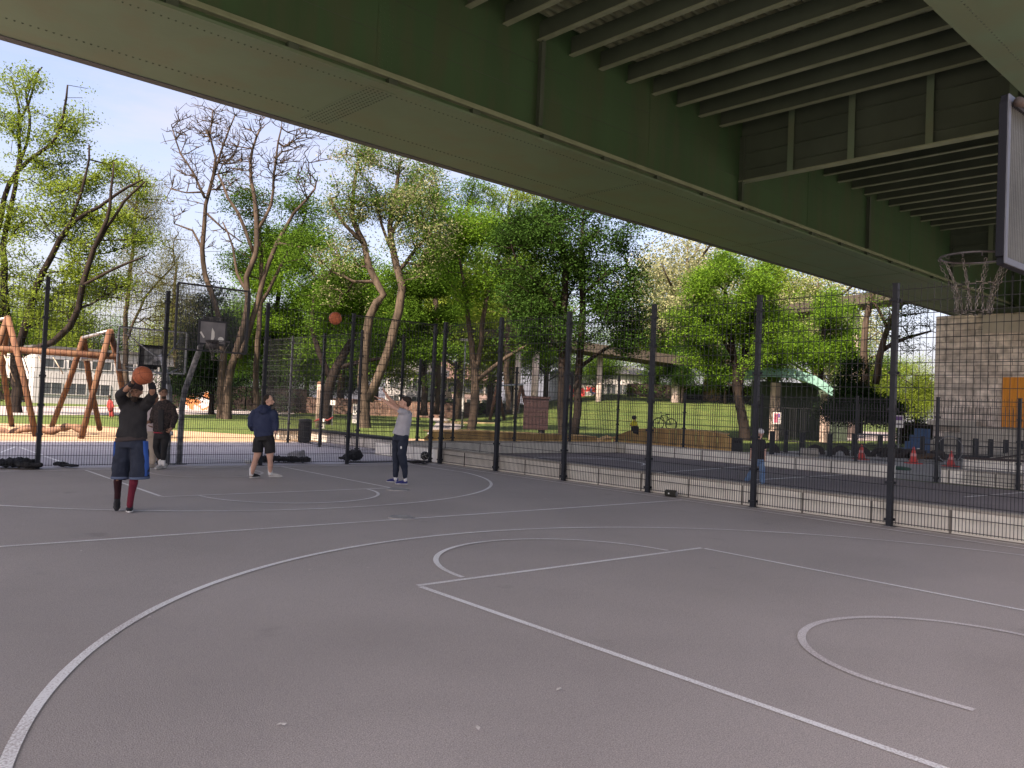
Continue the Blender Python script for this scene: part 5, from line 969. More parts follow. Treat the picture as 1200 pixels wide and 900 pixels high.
def np_mesh(name, V, Fc, k, mt, parent, smooth=False):
    V = np.asarray(V, np.float32)-np.array(parent['_o'], np.float32); me = bpy.data.meshes.new(name); me.vertices.add(len(V)); me.vertices.foreach_set('co', V.ravel()); nf = len(Fc)
    me.loops.add(nf*k); me.loops.foreach_set('vertex_index', np.asarray(Fc, np.int32).ravel()); me.polygons.add(nf); me.polygons.foreach_set('loop_start', np.arange(0, nf*k, k, dtype=np.int32))
    if smooth: me.polygons.foreach_set('use_smooth', np.ones(nf, bool))
    me.update(calc_edges=True); me.materials.append(mt); o = bpy.data.objects.new(name, me); COL.objects.link(o); o.parent = parent; o['_o'] = parent['_o']; return o
LK, LS = 3.0, .51
def leaves(C, n_per, spread, size, r, droop=0.):
    n_per = int(n_per*LK); size = size*LS; C = np.repeat(C, n_per, axis=0); n = len(C); P = C+r.normal(0, spread, (n, 3))*np.array([1, 1, .65]); P[:, 2] -= droop*r.random(n)**1.5
    nrm = r.normal(0, 1, (n, 3)); nrm[:, 2] = np.abs(nrm[:, 2])+.5; nrm /= np.linalg.norm(nrm, axis=1)[:, None]
    t = r.normal(0, 1, (n, 3)); 
    if droop: t[:, 2] -= 2.
    t -= nrm*np.sum(t*nrm, axis=1)[:, None]; t /= np.linalg.norm(t, axis=1)[:, None]+1e-9; b = np.cross(nrm, t); s = size*(.6+.8*r.random(n))[:, None]
    wd = .55 if not droop else .3
    V = np.stack([P-t*s, P+b*s*wd+t*s*.1, P+t*s, P-b*s*wd+t*s*.1], axis=1).reshape(-1, 3); return V, np.arange(n*4).reshape(-1, 4)
def catmull(P, R_, step=.8):
    P = np.array(P); out = [P[0]]; rr = [R_[0]]
    for i in range(len(P)-1):
        p0, p1, p2, p3 = P[max(i-1, 0)], P[i], P[i+1], P[min(i+2, len(P)-1)]; n = max(1, int(np.linalg.norm(p2-p1)/step))
        for k_ in range(1, n+1):
            u = k_/n; out.append(.5*((2*p1)+(-p0+p2)*u+(2*p0-5*p1+4*p2-p3)*u*u+(-p0+3*p1-3*p2+p3)*u**3)); rr.append(R_[i]*(1-u)+R_[i+1]*u)
    return np.array(out), rr
def tree(name, label, cat, d, stems, blobs, bk, lf, n_per=14, spread=.35, size=.14, seed=1, group=None, tip=.018, leafy=1., droop=0., jit=.16, mul=1., base=None, thin=.85, sides=3, lf2=None):
    """stems: pixel polylines (x, y, depth offset, radius in px); blobs: ellipsoids (x, y, rx, ry, count) of growing points."""
    r = np.random.default_rng(seed); s = d/F; root = stems[0][0]; b = W(root[0], root[1], d+root[2]); 
    t = thing(name, label, cat, (b[0], b[1], max(0., min(b[2], 4.)) if base is None else base), group); tm = MB(); N_ = []; par = []; rad = []
    for st_ in stems:
        P = [W(q[0], q[1], d+q[2]) for q in st_]; RR = [q[3]*s*thin for q in st_]; C, rr = catmull(P, RR)
        if st_ is stems[0]: C = np.vstack([C[0]-ZZ*.6, C]); rr = [rr[0]*1.25]+rr; 
        off = r.normal(0, .035, C.shape)*np.array([1, 1, .3]); off[0] = 0; C = C+off; tm.tube(C, rr, 9)
        for i, p in enumerate(C): N_.append(p); par.append(-1 if i == 0 else len(N_)-2); rad.append(rr[i])
    A = []
    for (cx, cy, rx, ry, cnt, *dd) in blobs:
        cnt = int(cnt*mul*1.75); c = W(cx, cy, d+(dd[0] if dd else 0)); v = r.normal(0, 1, (cnt, 3)); v /= np.linalg.norm(v, axis=1)[:, None]; q = r.random(cnt)**(.42); q = q*(1+.45*np.array([noise.noise(Vector((x_[0]*1.7+seed, x_[1]*1.7, x_[2]*1.7+cx*.1))) for x_ in v]))*(1+.16*(r.random(cnt) < .12)); rd = (rx+ry)/2*s*.85
        A.append(c+CR*(v[:, :1]*q[:, None]*rx*s)+CF*(v[:, 1:2]*q[:, None]*rd)+ZZ*(v[:, 2:]*q[:, None]*ry*s))
    A = np.vstack(A); A = A[A[:, 2] > .3]; nz_ = np.array([noise.noise(Vector((x_[0]*.38+seed*3.1, x_[1]*.38, x_[2]*.55))) for x_ in A]); A = A[nz_ > np.quantile(nz_, .43)]
    nst = len(N_); cap = nst+len(A)*7; NP = np.zeros((cap, 3)); NP[:nst] = N_; pr_ = np.full(cap, -1); pr_[:nst] = par; cnt = nst; tips = []
    sk = NP[:nst]; D0 = np.min(np.linalg.norm(A[:, None]-sk[None], axis=2), axis=1); 
    lowz = NP[0][2]; gen = np.zeros(cap)
    for ai in np.argsort(D0):
        a = A[ai]; X = NP[:cnt]; dd = np.linalg.norm(X-a, axis=1)+np.maximum(0, X[:, 2]-a[2]+.1)*.9+gen[:cnt]*.18; j = int(np.argmin(dd)); L = np.linalg.norm(X[j]-a)
        if L < .25: tips.append(j); continue
        n = max(1, min(6, int(L/.7))); p0 = X[j].copy(); mid = (p0+a)/2+np.array([0, 0, -.08*L])+r.normal(0, jit*L*.35, 3); last = j
        for k_ in range(1, n+1):
            u = k_/n; p = (1-u)**2*p0+2*u*(1-u)*mid+u*u*a+(r.normal(0, .05, 3) if k_ < n else 0); NP[cnt] = p; pr_[cnt] = last; gen[cnt] = gen[j]+1; last = cnt; cnt += 1
        tips.append(last)
    P = NP[:cnt]; q = pr_[:cnt]; w = np.zeros(cnt); w[nst:] = 0; e = 2.3; ch = np.zeros(cnt)
    for i in range(cnt-1, nst-1, -1):
        if w[i] == 0: w[i] = tip**e
        if q[i] >= nst: w[q[i]] += w[i]*1.0+0
    R_ = np.minimum(w**(1/e), 2.4*s+.03)
    idx = np.arange(nst, cnt); a = P[q[idx]]; bq = P[idx]; ra = np.where(q[idx] >= nst, R_[np.maximum(q[idx], 0)], R_[idx]*1.15)[:, None]; rb = R_[idx][:, None]
    dv = bq-a; Ln = np.linalg.norm(dv, axis=1)[:, None]+1e-9; dv = dv/Ln; up = np.where(np.abs(dv[:, 2:]) > .9, np.array([[1., 0, 0]]), np.array([[0, 0, 1.]])); sx = np.cross(dv, up); sx /= np.linalg.norm(sx, axis=1)[:, None]; sy = np.cross(dv, sx)
    K = sides; V = np.zeros((len(idx), 2*K, 3))
    for k_ in range(K):
        c_, s_ = math.cos(2*math.pi*k_/K), math.sin(2*math.pi*k_/K); V[:, k_] = a-dv*.02+(sx*c_+sy*s_)*ra; V[:, K+k_] = bq+(sx*c_+sy*s_)*rb
    o = np.arange(len(idx))[:, None]*2*K; Fc = np.concatenate([o+np.array([[k_, (k_+1) % K, K+(k_+1) % K, K+k_]]) for k_ in range(K)], axis=0)
    tm.add(V.reshape(-1, 3).tolist(), Fc.tolist()); tm.build('trunk', bk, t, smooth=True)
    if leafy > 0:
        tp = np.array(tips); extra = q[tp]; extra = extra[extra >= nst]; C = np.vstack([P[tp], P[extra]*.5+P[extra]*.5]) if len(extra) else P[tp]; C = C[r.random(len(C)) < leafy]
        if lf2 is not None:
            msk = r.random(len(C)) < .4; V, Fc = leaves(C[msk], n_per, spread, size, r, droop); np_mesh('blossom_crown', V, Fc, 4, lf2, t); C = C[~msk]
        V, Fc = leaves(C, n_per, spread, size, r, droop); np_mesh('crown', V, Fc, 4, lf, t)
    return t
# 1: big plane-like tree at the left edge
tree('broadleaf_tree', 'big spreading tree with dark lopped limbs and sparse fresh leaves at the left edge', 'tree', 50, [
    [(20, 486, 0, 9), (18, 440, 0, 8), (19, 415, 0, 8), (12, 400, 0, 7), (6, 360, 0, 6), (5, 310, 0, 5), (8, 270, .5, 4), (21, 200, .5, 3), (24, 145, .6, 2.4), (14, 90, .8, 1.2)],
    [(18, 425, 0, 6), (28, 388, -.5, 6), (42, 340, -1, 5), (60, 300, -1.2, 4.4), (83, 262, -1.5, 3.6), (117, 242, -1.6, 2.6), (150, 218, -1.8, 1.8), (168, 210, -1.8, 1.2)],
    [(19, 418, 0, 6), (45, 407, -1, 5), (62, 401, -1.6, 5), (82, 382, -2, 5), (92, 362, -2.2, 4.6), (96, 335, -2.4, 4.4), (110, 292, -2.6, 3.6), (125, 258, -2.8, 2.8), (131, 225, -2.8, 2), (134, 190, -2.8, 1)],
    [(12, 400, 0, 5), (-6, 350, 0, 5), (0, 255, 0, 4), (21, 200, -.3, 3.4), (62, 167, -.6, 2.6), (75, 133, -.7, 2), (79, 100, -.8, 1.2)], [(22, 200, .5, 2.4), (36, 150, .6, 2.2), (30, 105, .6, 1.6), (50, 78, .6, 1)], [(24, 140, .6, 2), (40, 100, .7, 1.6), (45, 80, .7, 1)],
    [(28, 388, -.5, 4), (46, 364, 1, 3), (70, 338, 1.6, 2.4), (90, 300, 2, 1.6)], [(83, 262, -1.5, 2.6), (100, 210, -1.4, 2), (104, 170, -1.3, 1.2)], [(110, 292, -2.6, 2.4), (146, 236, -2.4, 2), (170, 213, -2.4, 1.2)],
    [(96, 335, -2.4, 2.6), (140, 312, -3, 2), (172, 300, -3, 1)], [(5, 320, 0, 3), (-30, 280, 0, 2), (-50, 230, 0, 1)]],
    [(20, 260, 75, 75, 150), (60, 190, 55, 50, 45), (110, 250, 60, 60, 120), (85, 340, 80, 50, 150), (150, 270, 45, 60, 60), (10, 370, 60, 50, 80), (25, 120, 40, 45, 60), (75, 150, 36, 50, 50), (130, 215, 40, 35, 60)], BK_D, LF['yellow'], 11, .34, .14, 3, leafy=.95, mul=1.5, thin=.74)
tree('birch_tree', 'weeping birch with hanging olive twigs left of the bare tree', 'tree', 62, [[(150, 482, 0, 4), (148, 430, 0, 3.6), (147, 380, 0, 3.2), (152, 330, 0, 2.6), (158, 270, 0, 2), (163, 200, 0, 1.2)], [(148, 400, 0, 2), (170, 350, 0, 1.6), (205, 310, 0, 1)]],
    [(165, 225, 32, 40, 130), (180, 290, 38, 50, 170), (160, 340, 45, 50, 110), (205, 350, 26, 40, 60)], BK_M, LF['olive'], 20, .5, .13, 5, droop=1.9, leafy=.9)
tree('bare_tree', 'slender leafless tree with twisting upright limbs and fine twigs', 'tree', 56, [
    [(259, 491, 0, 7.5), (260, 440, 0, 6.5), (261, 400, 0, 5.5), (252, 355, 0, 4.6), (241, 322, 0, 4.2), (237, 292, 0, 4), (240, 265, 0, 3.6), (242, 240, 0, 3.2), (251, 205, 0, 2.8), (253, 185, 0, 2.2), (246, 160, 0, 1.5), (250, 130, 0, 1)],
    [(240, 232, 0, 2.4), (228, 205, 0, 1.8), (212, 180, 0, 1.4), (202, 150, 0, .9)], [(238, 295, 0, 2), (225, 270, 0, 1.8), (205, 262, 0, 1)], [(251, 205, 0, 2), (262, 170, 0, 1.6), (275, 135, 0, 1)], [(242, 250, 0, 2), (262, 268, .3, 1.4), (285, 285, .6, .9)], [(238, 225, 0, 1.8), (218, 226, 0, 1.2), (200, 222, 0, .8)]],
    [(240, 175, 42, 55, 520), (268, 165, 35, 50, 300), (215, 215, 26, 40, 160), (255, 270, 30, 26, 60)], BK_M, LF['olive'], 1, .1, .05, 7, leafy=0, tip=.015, jit=.3, mul=1.6, thin=.7)
tree('broadleaf_tree', 'tall multi-stemmed tree with a bare twiggy top behind the far hoop', 'tree', 55, [
    [(266, 491, 0, 7.5), (267, 450, 0, 7), (276, 415, 0, 6), (286, 380, 0, 5.5), (291, 350, 0, 5), (288, 325, 0, 4.6), (299, 300, 0, 4.4), (301, 270, 0, 4), (298, 230, 0, 3.2), (293, 190, 0, 2.4), (305, 150, 0, 1.4)],
    [(280, 420, 0, 4.8), (296, 375, .5, 4.6), (310, 325, .7, 4), (325, 285, .8, 3.4), (345, 250, 1, 2.6), (370, 220, 1, 1.6)], [(299, 300, 0, 3), (285, 265, -.4, 2.8), (268, 232, -.6, 2.2), (256, 205, -.6, 1.4)],
    [(301, 270, 0, 3), (318, 240, .3, 2.4), (322, 190, .4, 1.8), (330, 150, .4, 1.1)], [(292, 345, 0, 3), (277, 320, .3, 2.4), (273, 290, .3, 1.8), (262, 260, .3, 1)], [(325, 285, .8, 2.6), (352, 290, 1, 2), (385, 265, 1.2, 1.2)]],
    [(300, 180, 45, 55, 380), (345, 175, 45, 50, 300), (300, 230, 40, 30, 60)], BK_M, LF['mid'], 1, .1, .05, 9, leafy=0, tip=.015, jit=.28, mul=1.5, thin=.72)
tree('broadleaf_tree', 'leafy olive green crown caught among the bare limbs behind the hoop', 'tree', 60, [[(301, 488, 0, 4.5), (300, 440, 0, 4), (304, 370, 0, 3.4), (306, 300, 0, 2.6), (300, 240, 0, 1.6)], [(304, 360, 0, 2.6), (335, 300, 0, 2), (360, 250, 0, 1.2)]],
    [(300, 235, 38, 45, 120), (350, 250, 45, 50, 120), (285, 305, 32, 22, 45), (330, 290, 40, 30, 60)], BK_M, LF['mid'], 12, .4, .15, 10, leafy=.85)
tree('broadleaf_tree', 'dense bright green round tree just left of the flying ball', 'tree', 72, [[(318, 480, 0, 5), (318, 430, 0, 4.5), (322, 380, 0, 4), (330, 320, 0, 2)]], [(330, 350, 58, 60, 420), (300, 400, 50, 40, 200), (365, 400, 45, 40, 160), (330, 290, 30, 30, 80)], BK_D, LF['fresh'], 22, .55, .18, 11)
tree('broadleaf_tree', 'dark leaning trunk with a mid green crown beside the timber post', 'tree', 53, [[(380, 503, 0, 8), (383, 470, 0, 7.5), (390, 440, 0, 7), (402, 415, 0, 6), (415, 395, 0, 4.5), (425, 350, .5, 3)], [(388, 445, 0, 5), (372, 410, 0, 4), (366, 370, 0, 3), (372, 330, 0, 2)], [(394, 432, 0, 4), (420, 424, 0, 3), (450, 420, 0, 2)]],
    [(390, 350, 50, 50, 240), (365, 300, 40, 40, 90)], BK_D, LF['mid'], 15, .4, .15, 13, leafy=.9)
tree('forked_tree', 'tall forked pale trunk with twisting limbs and sparse blossom in the middle', 'tree', 50, [
    [(428, 501, 0, 9), (427, 480, 0, 8.5), (425, 445, 0, 7.5), (428, 400, 0, 6.5), (434, 372, 0, 6), (440, 355, 0, 5.5), (450, 345, 0, 5), (440, 330, 0, 5), (432, 312, 0, 4.6), (426, 285, 0, 4.2), (413, 255, 0, 3.6), (414, 220, 0, 2.6), (420, 185, 0, 1.5)],
    [(432, 470, 0, 7), (442, 445, 0, 6.5), (456, 405, 0, 6.2), (467, 365, 0, 6), (471, 336, 0, 5.6), (464, 310, 0, 5), (458, 285, 0, 4.4), (457, 265, 0, 4), (463, 227, 0, 3), (468, 190, 0, 1.6)],
    [(426, 285, 0, 3), (402, 262, -.5, 2.4), (388, 232, -.6, 1.4)], [(458, 275, 0, 3), (478, 240, .5, 2.4), (498, 205, .6, 1.4)], [(465, 320, 0, 3), (488, 292, .3, 2.4), (512, 262, .4, 1.4)], [(440, 330, 0, 2.6), (415, 330, 0, 2), (388, 318, 0, 1.2)], [(463, 300, 0, 2.4), (446, 262, 0, 2), (440, 220, 0, 1.3)]],
    [(425, 215, 50, 50, 260), (475, 225, 48, 48, 260), (395, 280, 40, 45, 120), (450, 290, 60, 40, 130), (505, 280, 35, 40, 90), (410, 345, 45, 30, 60)], BK_L, LF['mid'], 9, .35, .125, 15, leafy=.9, lf2=LF['blossom'], tip=.02)
tree('broadleaf_tree', 'dense green tree filling the view behind the forked trunk', 'tree', 68, [[(497, 478, 0, 5), (498, 430, 0, 4), (495, 380, 0, 3), (490, 320, 0, 2)]], [(492, 350, 48, 60, 380), (500, 420, 45, 25, 120), (450, 390, 50, 40, 120), (520, 320, 30, 50, 120)], BK_D, LF['mid'], 20, .5, .17, 17)
tree('broadleaf_tree', 'slim tree with a low limb reaching right towards the notice cabinet', 'tree', 54, [[(553, 502, 0, 6.5), (556, 470, 0, 6), (556, 440, 0, 5.5), (552, 400, 0, 4), (547, 360, 0, 3), (542, 320, 0, 2), (535, 285, 0, 1.2)], [(557, 440, 0, 4), (564, 400, 0, 3.6), (570, 350, 0, 3), (582, 310, 0, 2), (592, 275, 0, 1.2)], [(558, 447, 0, 3.6), (575, 432, -.5, 3), (595, 418, -.6, 2.6), (622, 403, -.8, 1.6)]],
    [(545, 280, 40, 50, 200), (585, 300, 40, 45, 150), (550, 345, 35, 30, 60), (620, 395, 25, 20, 30)], BK_M, LF['fresh'], 13, .4, .15, 19, leafy=.9)
tree('broadleaf_tree', 'large dark leaved tree with two black trunks in the centre right', 'tree', 47, [
    [(658, 508, 0, 6), (658, 460, 0, 5.5), (660, 400, 0, 5.2), (661, 350, 0, 5), (662, 315, 0, 4.4), (655, 275, 0, 3), (650, 240, 0, 1.6)], [(674, 509, .5, 6), (677, 460, .5, 5.5), (681, 400, .5, 5), (683, 350, .5, 4.4), (681, 300, .5, 3.6), (684, 260, .5, 2)],
    [(660, 375, 0, 3.6), (650, 357, -.5, 3.4), (630, 333, -.6, 2), (608, 310, -.8, 1.4), (597, 275, -.8, .8)], [(662, 320, 0, 3), (675, 295, 1, 2.4), (700, 270, 1.6, 1.5)], [(680, 430, .5, 3), (700, 415, 1, 2.4), (725, 400, 1.6, 1.5)], [(683, 345, .5, 3), (705, 325, .5, 2.4), (735, 310, .5, 1.4)], [(660, 410, 0, 2.6), (635, 395, .5, 2), (610, 390, 1, 1.2)]],
    [(670, 275, 75, 50, 420), (610, 290, 40, 50, 160), (700, 340, 60, 60, 300), (730, 385, 38, 32, 100), (640, 360, 60, 50, 160), (615, 395, 35, 22, 50), (700, 410, 40, 18, 40)], BK_D, LF['dark'], 13, .36, .14, 21, leafy=.92)
tree('broadleaf_tree', 'round bright green tree with a short black leaning trunk right of centre', 'tree', 57, [
    [(874, 512, 0, 8), (868, 480, 0, 6.5), (864, 455, 0, 6), (862, 430, 0, 5), (855, 390, 0, 4), (850, 340, 0, 2.4)], [(866, 462, 0, 5), (871, 430, .5, 4.5), (873, 390, .5, 4), (876, 350, .5, 2.8), (880, 315, .5, 1.5)], [(862, 425, 0, 3), (845, 395, -.6, 2.4), (820, 370, -1, 1.4)], [(871, 420, .5, 3), (890, 390, 1, 2.4), (912, 370, 1.4, 1.4)]],
    [(862, 340, 60, 44, 380), (830, 385, 48, 40, 230), (900, 385, 42, 42, 180), (860, 420, 70, 26, 170), (870, 300, 32, 18, 60)], BK_D, LF['fresh'], 15, .34, .14, 23)
tree('broadleaf_tree', 'light green tree rising behind the turquoise pavilion roof', 'tree', 76, [[(958, 480, 0, 4), (962, 430, 0, 3.6), (965, 390, 0, 3), (965, 350, 0, 2)]], [(965, 375, 42, 40, 260), (948, 412, 40, 20, 130), (990, 410, 26, 30, 70)], BK_D, LF['fresh'], 18, .45, .16, 25)
tree('broadleaf_tree', 'nearly bare tree with brown limbs reaching right towards the stone pier', 'tree', 60, [[(1016, 470, 0, 5), (1014, 430, 0, 5), (1012, 400, 0, 4.6), (1015, 375, 0, 4), (1022, 345, 0, 3.4), (1018, 320, 0, 2)], [(1026, 450, 0, 5), (1030, 420, 0, 4.8), (1037, 395, 0, 4), (1045, 372, 0, 3.4), (1062, 350, 0, 2.4), (1070, 335, 0, 1.4)], [(1032, 412, 0, 3.4), (1048, 402, 0, 3), (1066, 395, 0, 2.2), (1090, 388, 0, 1.3)], [(1040, 385, 0, 2.4), (1028, 360, 0, 2), (1020, 350, 0, 1.2)]],
    [(1060, 375, 40, 26, 180), (1040, 345, 40, 22, 100), (1080, 400, 26, 18, 60)], BK_M, LF['mid'], 5, .3, .12, 27, leafy=.5, jit=.3)
tree('shrub', 'dark evergreen shrub mass behind the railing', 'shrub', 56, [[(1008, 498, 0, 3), (1008, 460, 0, 2), (1009, 440, 0, 1)]], [(1010, 455, 34, 34, 260), (1038, 478, 18, 16, 60), (985, 478, 24, 16, 60)], BK_D, LF['ever'], 20, .4, .15, 29)
tree('conifer', 'dark spiky evergreen behind the far hoop board', 'tree', 66, [[(248, 478, 0, 4), (248, 400, 0, 3), (250, 340, 0, 1)]], [(248, 400, 38, 40, 200), (240, 345, 26, 22, 60), (225, 440, 36, 26, 130), (285, 440, 40, 26, 120)], BK_D, LF['ever'], 18, .4, .17, 31)
tree('broadleaf_tree', 'tall airy spring tree rising to the bridge edge behind the forked trunk', 'tree', 74, [[(512, 478, 0, 4), (514, 420, 0, 4), (510, 340, 0, 3.4), (516, 280, 0, 2.8), (512, 215, 0, 1.4)], [(512, 330, 0, 2.6), (540, 270, 0, 2), (556, 215, 0, 1.1)], [(514, 300, 0, 2.4), (490, 260, 0, 2), (476, 210, 0, 1.1)]], [(505, 230, 48, 42, 240), (555, 238, 42, 38, 180), (530, 285, 55, 35, 150)], BK_M, LF['mid'], 9, .4, .16, 71, leafy=.8, jit=.25)
tree('broadleaf_tree', 'tall airy yellow green tree just left of the large dark leaved tree', 'tree', 80, [[(596, 478, 0, 4), (594, 420, 0, 4), (598, 340, 0, 3.2), (594, 270, 0, 2.4), (600, 225, 0, 1.2)], [(596, 330, 0, 2.4), (620, 280, 0, 1.8), (630, 240, 0, 1)]], [(600, 250, 46, 40, 240), (630, 262, 34, 36, 100), (590, 310, 46, 40, 140)], BK_M, LF['yellow'], 9, .4, .16, 73, leafy=.8, jit=.25)
tree('broadleaf_tree', 'thin airy tree standing between the birch and the bare tree', 'tree', 84, [[(205, 478, 0, 3.4), (206, 420, 0, 3), (203, 360, 0, 2.4), (207, 310, 0, 1.4)]], [(205, 350, 34, 50, 170), (215, 400, 34, 34, 110)], BK_M, LF['olive'], 9, .4, .15, 75, leafy=.8)
# hedges and far filling trees (separate trees, copies of three kinds)
def gtree(name, label, loc, h, w, lf, seed, n=420, npl=20, size=.26, bk=BK_D, group=None, sp=.7):
    r = np.random.default_rng(seed); t = thing(name, label, 'tree', loc, group); loc = np.array(loc, float)
    m = MB(); m.tube([loc-ZZ*.5, loc+ZZ*h*.25, loc+ZZ*h*.55+V3(.3, .2, 0), loc+ZZ*h*.85], [.32, .27, .17, .05], 8)
    for i in range(9): a = i*2.4; z = h*(.25+.06*i); m.tube([loc+ZZ*z, loc+ZZ*(z+h*.12)+V3(math.cos(a), math.sin(a), 0)*w*.28, loc+ZZ*(z+h*.2)+V3(math.cos(a), math.sin(a), 0)*w*.42], [.12, .08, .03], 6)
    m.build('trunk', bk, t, smooth=True); v = r.normal(0, 1, (n, 3)); v /= np.linalg.norm(v, axis=1)[:, None]; q = r.random(n)**.4
    lob = np.array([loc+ZZ*h*.6+V3(r.normal(0, w*.16), r.normal(0, w*.16), r.normal(0, h*.13)) for _ in range(9)]); k_ = r.integers(0, 9, n)
    C = lob[k_]+v*q[:, None]*np.array([w*.27, w*.27, h*.19]); C = C[C[:, 2] > .8]; V, Fc = leaves(C, npl, sp, size, r); np_mesh('crown', V, Fc, 4, lf, t); return t
GK = {}
def far(kind, x, d, h, label, w=None):
    if kind not in GK:
        i = ['yellow', 'fresh', 'mid', 'blossom', 'dark'].index(kind); GK[kind] = gtree('far_tree', label, GP(x, d), 13, 10, LF[kind], 40+i, 420 if kind != 'blossom' else 300, 34 if kind != 'blossom' else 26, .18, BK_M, 'trees in the far background'); o = GK[kind]
    else: o = dup(GK[kind], GP(x, d), label, rng.random()*6)
    s = h/13; o.scale = (s*(w or 1), s*(w or 1), s); o.location.z = hill(o.location.x, o.location.y)-.2; return o
FT = [('yellow', -40, 95, 17, 'beyond the left edge above the white hall'), ('fresh', 20, 108, 13, 'above the white hall left of the frame'), ('yellow', 80, 106, 15, 'rising behind the white hall'), ('mid', 130, 112, 11, 'low behind the right part of the white hall'), ('yellow', 190, 98, 12, 'between the silver hoop frame and the bare tree'),
      ('mid', 225, 105, 10, 'low dark one behind the hoop pole'), ('fresh', 400, 92, 19, 'tall one behind the flying ball'), ('mid', 360, 105, 14, 'left of the flying ball low down'), ('yellow', 440, 98, 18, 'pale one behind the forked trunk'), ('fresh', 470, 120, 18, 'high above the white house'),
      ('yellow', 540, 88, 22, 'tall pale one between the forked tree and the slim tree'), ('blossom', 575, 92, 16, 'pale cream one behind the slim tree'), ('fresh', 600, 104, 21, 'high one left of the dark tree'), ('fresh', 640, 100, 15, 'seen through the lower gaps of the dark tree'), ('blossom', 640, 112, 12, 'cream one low behind the cabinet'),
      ('yellow', 770, 108, 17, 'pale one right of the dark tree'), ('blossom', 800, 96, 22, 'cream flowering one left of the round green tree'), ('mid', 770, 100, 9, 'low one behind the brick stub tower'), ('fresh', 840, 104, 13, 'behind the round green tree on the left'), ('yellow', 905, 98, 21, 'tall pale one right of the round green tree'),
      ('blossom', 955, 94, 21, 'cream one above the pavilion'), ('mid', 900, 90, 10, 'low one behind the pavilion roof'), ('yellow', 1000, 100, 14, 'pale one left of the brown limbed tree'), ('yellow', 1075, 96, 10, 'low bright one just left of the stone pier'), ('fresh', 1045, 104, 11, 'low one behind the brown limbed tree'), ('mid', 700, 96, 8, 'low one left of the low white house'), ('fresh', 280, 100, 14, 'behind the multi-stemmed tree'), ('dark', 330, 92, 8, 'dark low one behind the brick wall'), ('dark', 270, 88, 7, 'dark low one behind the large hoop board'), ('dark', 410, 100, 8, 'dark one behind the information panel'), ('dark', 850, 92, 7, 'dark low one on the bank'), ('dark', 800, 90, 6.5, 'dark low one behind the brown column')]
for kd, x, d, h, l in FT: far(kd, x, d, h, {'yellow': 'pale yellow green', 'fresh': 'fresh green', 'mid': 'mid green', 'blossom': 'cream blossoming', 'dark': 'dark green'}[kd]+' distant tree '+l)
def hedge(label, pts, h, w, lf, seed, base=0., n=60):
    r = np.random.default_rng(seed); P = [GP(x, d) for x, d in pts]; t = thing('hedge', label, 'hedge', np.mean(P, axis=0)); C = []
    for a, b in zip(P[:-1], P[1:]):
        L = np.linalg.norm(b-a); k_ = int(L*n/4); u = r.random((k_, 1)); hh = h*(.8+.3*np.array([noise.noise(Vector((float(q_)*L/3, seed, 0))) for q_ in u[:, 0]]))[:, None]; C.append(a+(b-a)*u+CF*r.normal(0, w/3, (k_, 1))+ZZ*(r.random((k_, 1))*hh+base))
    V, Fc = leaves(np.vstack(C), 14, .3, .2, r); np_mesh('foliage', V, Fc, 4, lf, t); m = MB(); [m.bar(a+ZZ*(base+h*.4), b+ZZ*(base+h*.4), w*.5, h*.7) for a, b in zip(P[:-1], P[1:])]; m.build('stems', BK_D, t); return t
hedge('dark hedge along the top of the bright lawn bank', [(735, 98), (820, 97), (900, 92)], 2.6, 2.4, LF['dark'], 61, 3.1)
hedge('dark hedge along the road behind the far hoop', [(195, 84), (290, 84), (360, 86)], 3.4, 2.2, LF['ever'], 62)
hedge('clipped green hedge below the low bright trees left of the pier', [(1055, 62), (1110, 62)], 2.3, 1.4, LF['ever'], 63)
hedge('loose green hedge in front of the pink house', [(500, 100), (600, 102), (660, 98)], 2.6, 2., LF['mid'], 64)
hedge('low green bushes left of the white hall behind the climbing frame', [(-120, 80), (35, 84)], 3.2, 2.4, LF['mid'], 65)

# ================================================================== light
SUN_AZ = R(250); SUN_EL = R(47)
w = bpy.data.worlds.new('World'); SC.world = w; w.use_nodes = True; nt = w.node_tree; bg = nt.nodes['Background']; sk = nt.nodes.new('ShaderNodeTexSky'); sk.sky_type = 'NISHITA'; sk.sun_disc = False; sk.sun_elevation = SUN_EL; sk.sun_rotation = SUN_AZ
sk.air_density = 1.0; sk.dust_density = 4.0; sk.ozone_density = 4.0; sk.altitude = 50; tcw = nt.nodes.new('ShaderNodeTexCoord'); mpw = nt.nodes.new('ShaderNodeMapping'); mpw.inputs['Scale'].default_value = (1.2, 1.2, 4.5); nt.links.new(tcw.outputs['Generated'], mpw.inputs['Vector'])
nw = nt.nodes.new('ShaderNodeTexNoise'); nw.inputs['Scale'].default_value = 2.2; nw.inputs['Detail'].default_value = 9; nw.inputs['Roughness'].default_value = .6; nt.links.new(mpw.outputs[0], nw.inputs['Vector'])
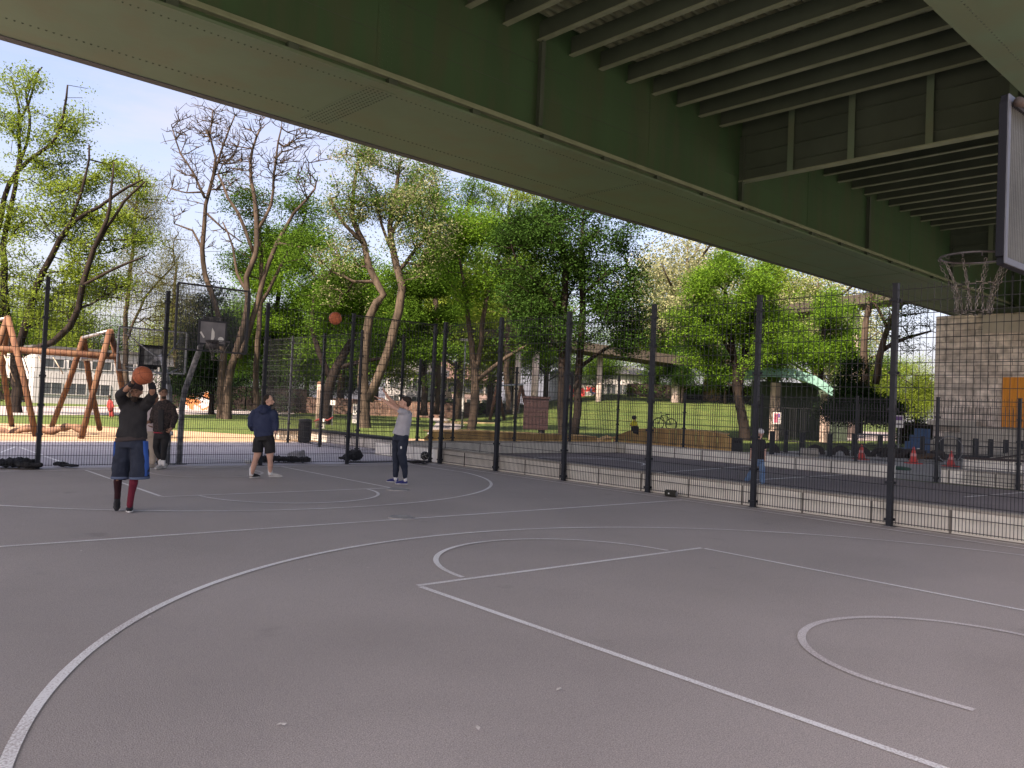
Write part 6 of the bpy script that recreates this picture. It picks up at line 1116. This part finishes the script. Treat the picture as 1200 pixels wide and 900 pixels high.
rw = nt.nodes.new('ShaderNodeMapRange'); rw.inputs['From Min'].default_value = .40; rw.inputs['From Max'].default_value = .72; rw.inputs['To Min'].default_value = .04; rw.inputs['To Max'].default_value = .62; nt.links.new(nw.outputs[0], rw.inputs['Value'])
spw = nt.nodes.new('ShaderNodeSeparateXYZ'); nt.links.new(tcw.outputs['Generated'], spw.inputs[0]); rz_ = nt.nodes.new('ShaderNodeMapRange'); rz_.inputs['From Min'].default_value = .0; rz_.inputs['From Max'].default_value = .42; rz_.inputs['To Min'].default_value = .55; rz_.inputs['To Max'].default_value = 0; nt.links.new(spw.outputs[2], rz_.inputs['Value'])
aw = nt.nodes.new('ShaderNodeMath'); aw.operation = 'MAXIMUM'; nt.links.new(rw.outputs[0], aw.inputs[0]); nt.links.new(rz_.outputs[0], aw.inputs[1])
mw = nt.nodes.new('ShaderNodeMix'); mw.data_type = 'RGBA'; nt.links.new(aw.outputs[0], mw.inputs[0]); nt.links.new(sk.outputs[0], mw.inputs[6]); mw.inputs[7].default_value = (2.35, 2.45, 2.9, 1)
nt.links.new(mw.outputs[2], bg.inputs[0]); bg.inputs[1].default_value = .058
sl = bpy.data.lights.new('sun', 'SUN'); so = bpy.data.objects.new('sun', sl); COL.objects.link(so); sl.energy = 2.35; sl.angle = R(.53); sl.color = (1, .91, .77)
sd_ = Vector((math.sin(SUN_AZ)*math.cos(SUN_EL), math.cos(SUN_AZ)*math.cos(SUN_EL), math.sin(SUN_EL))); so.rotation_euler = sd_.to_track_quat('Z', 'Y').to_euler(); so.location = (0, 0, 60)
SC.view_settings.view_transform = 'Standard'; SC.view_settings.look = 'None'; SC.view_settings.exposure = 2.7; SC.view_settings.gamma = 1
SC.view_settings.use_white_balance = True; SC.view_settings.white_balance_temperature = 7500; SC.view_settings.white_balance_tint = 22
SC.render.engine = 'CYCLES'; SC.cycles.max_bounces = 7; SC.cycles.diffuse_bounces = 5; SC.cycles.transparent_max_bounces = 8; SC.cycles.use_denoising = True
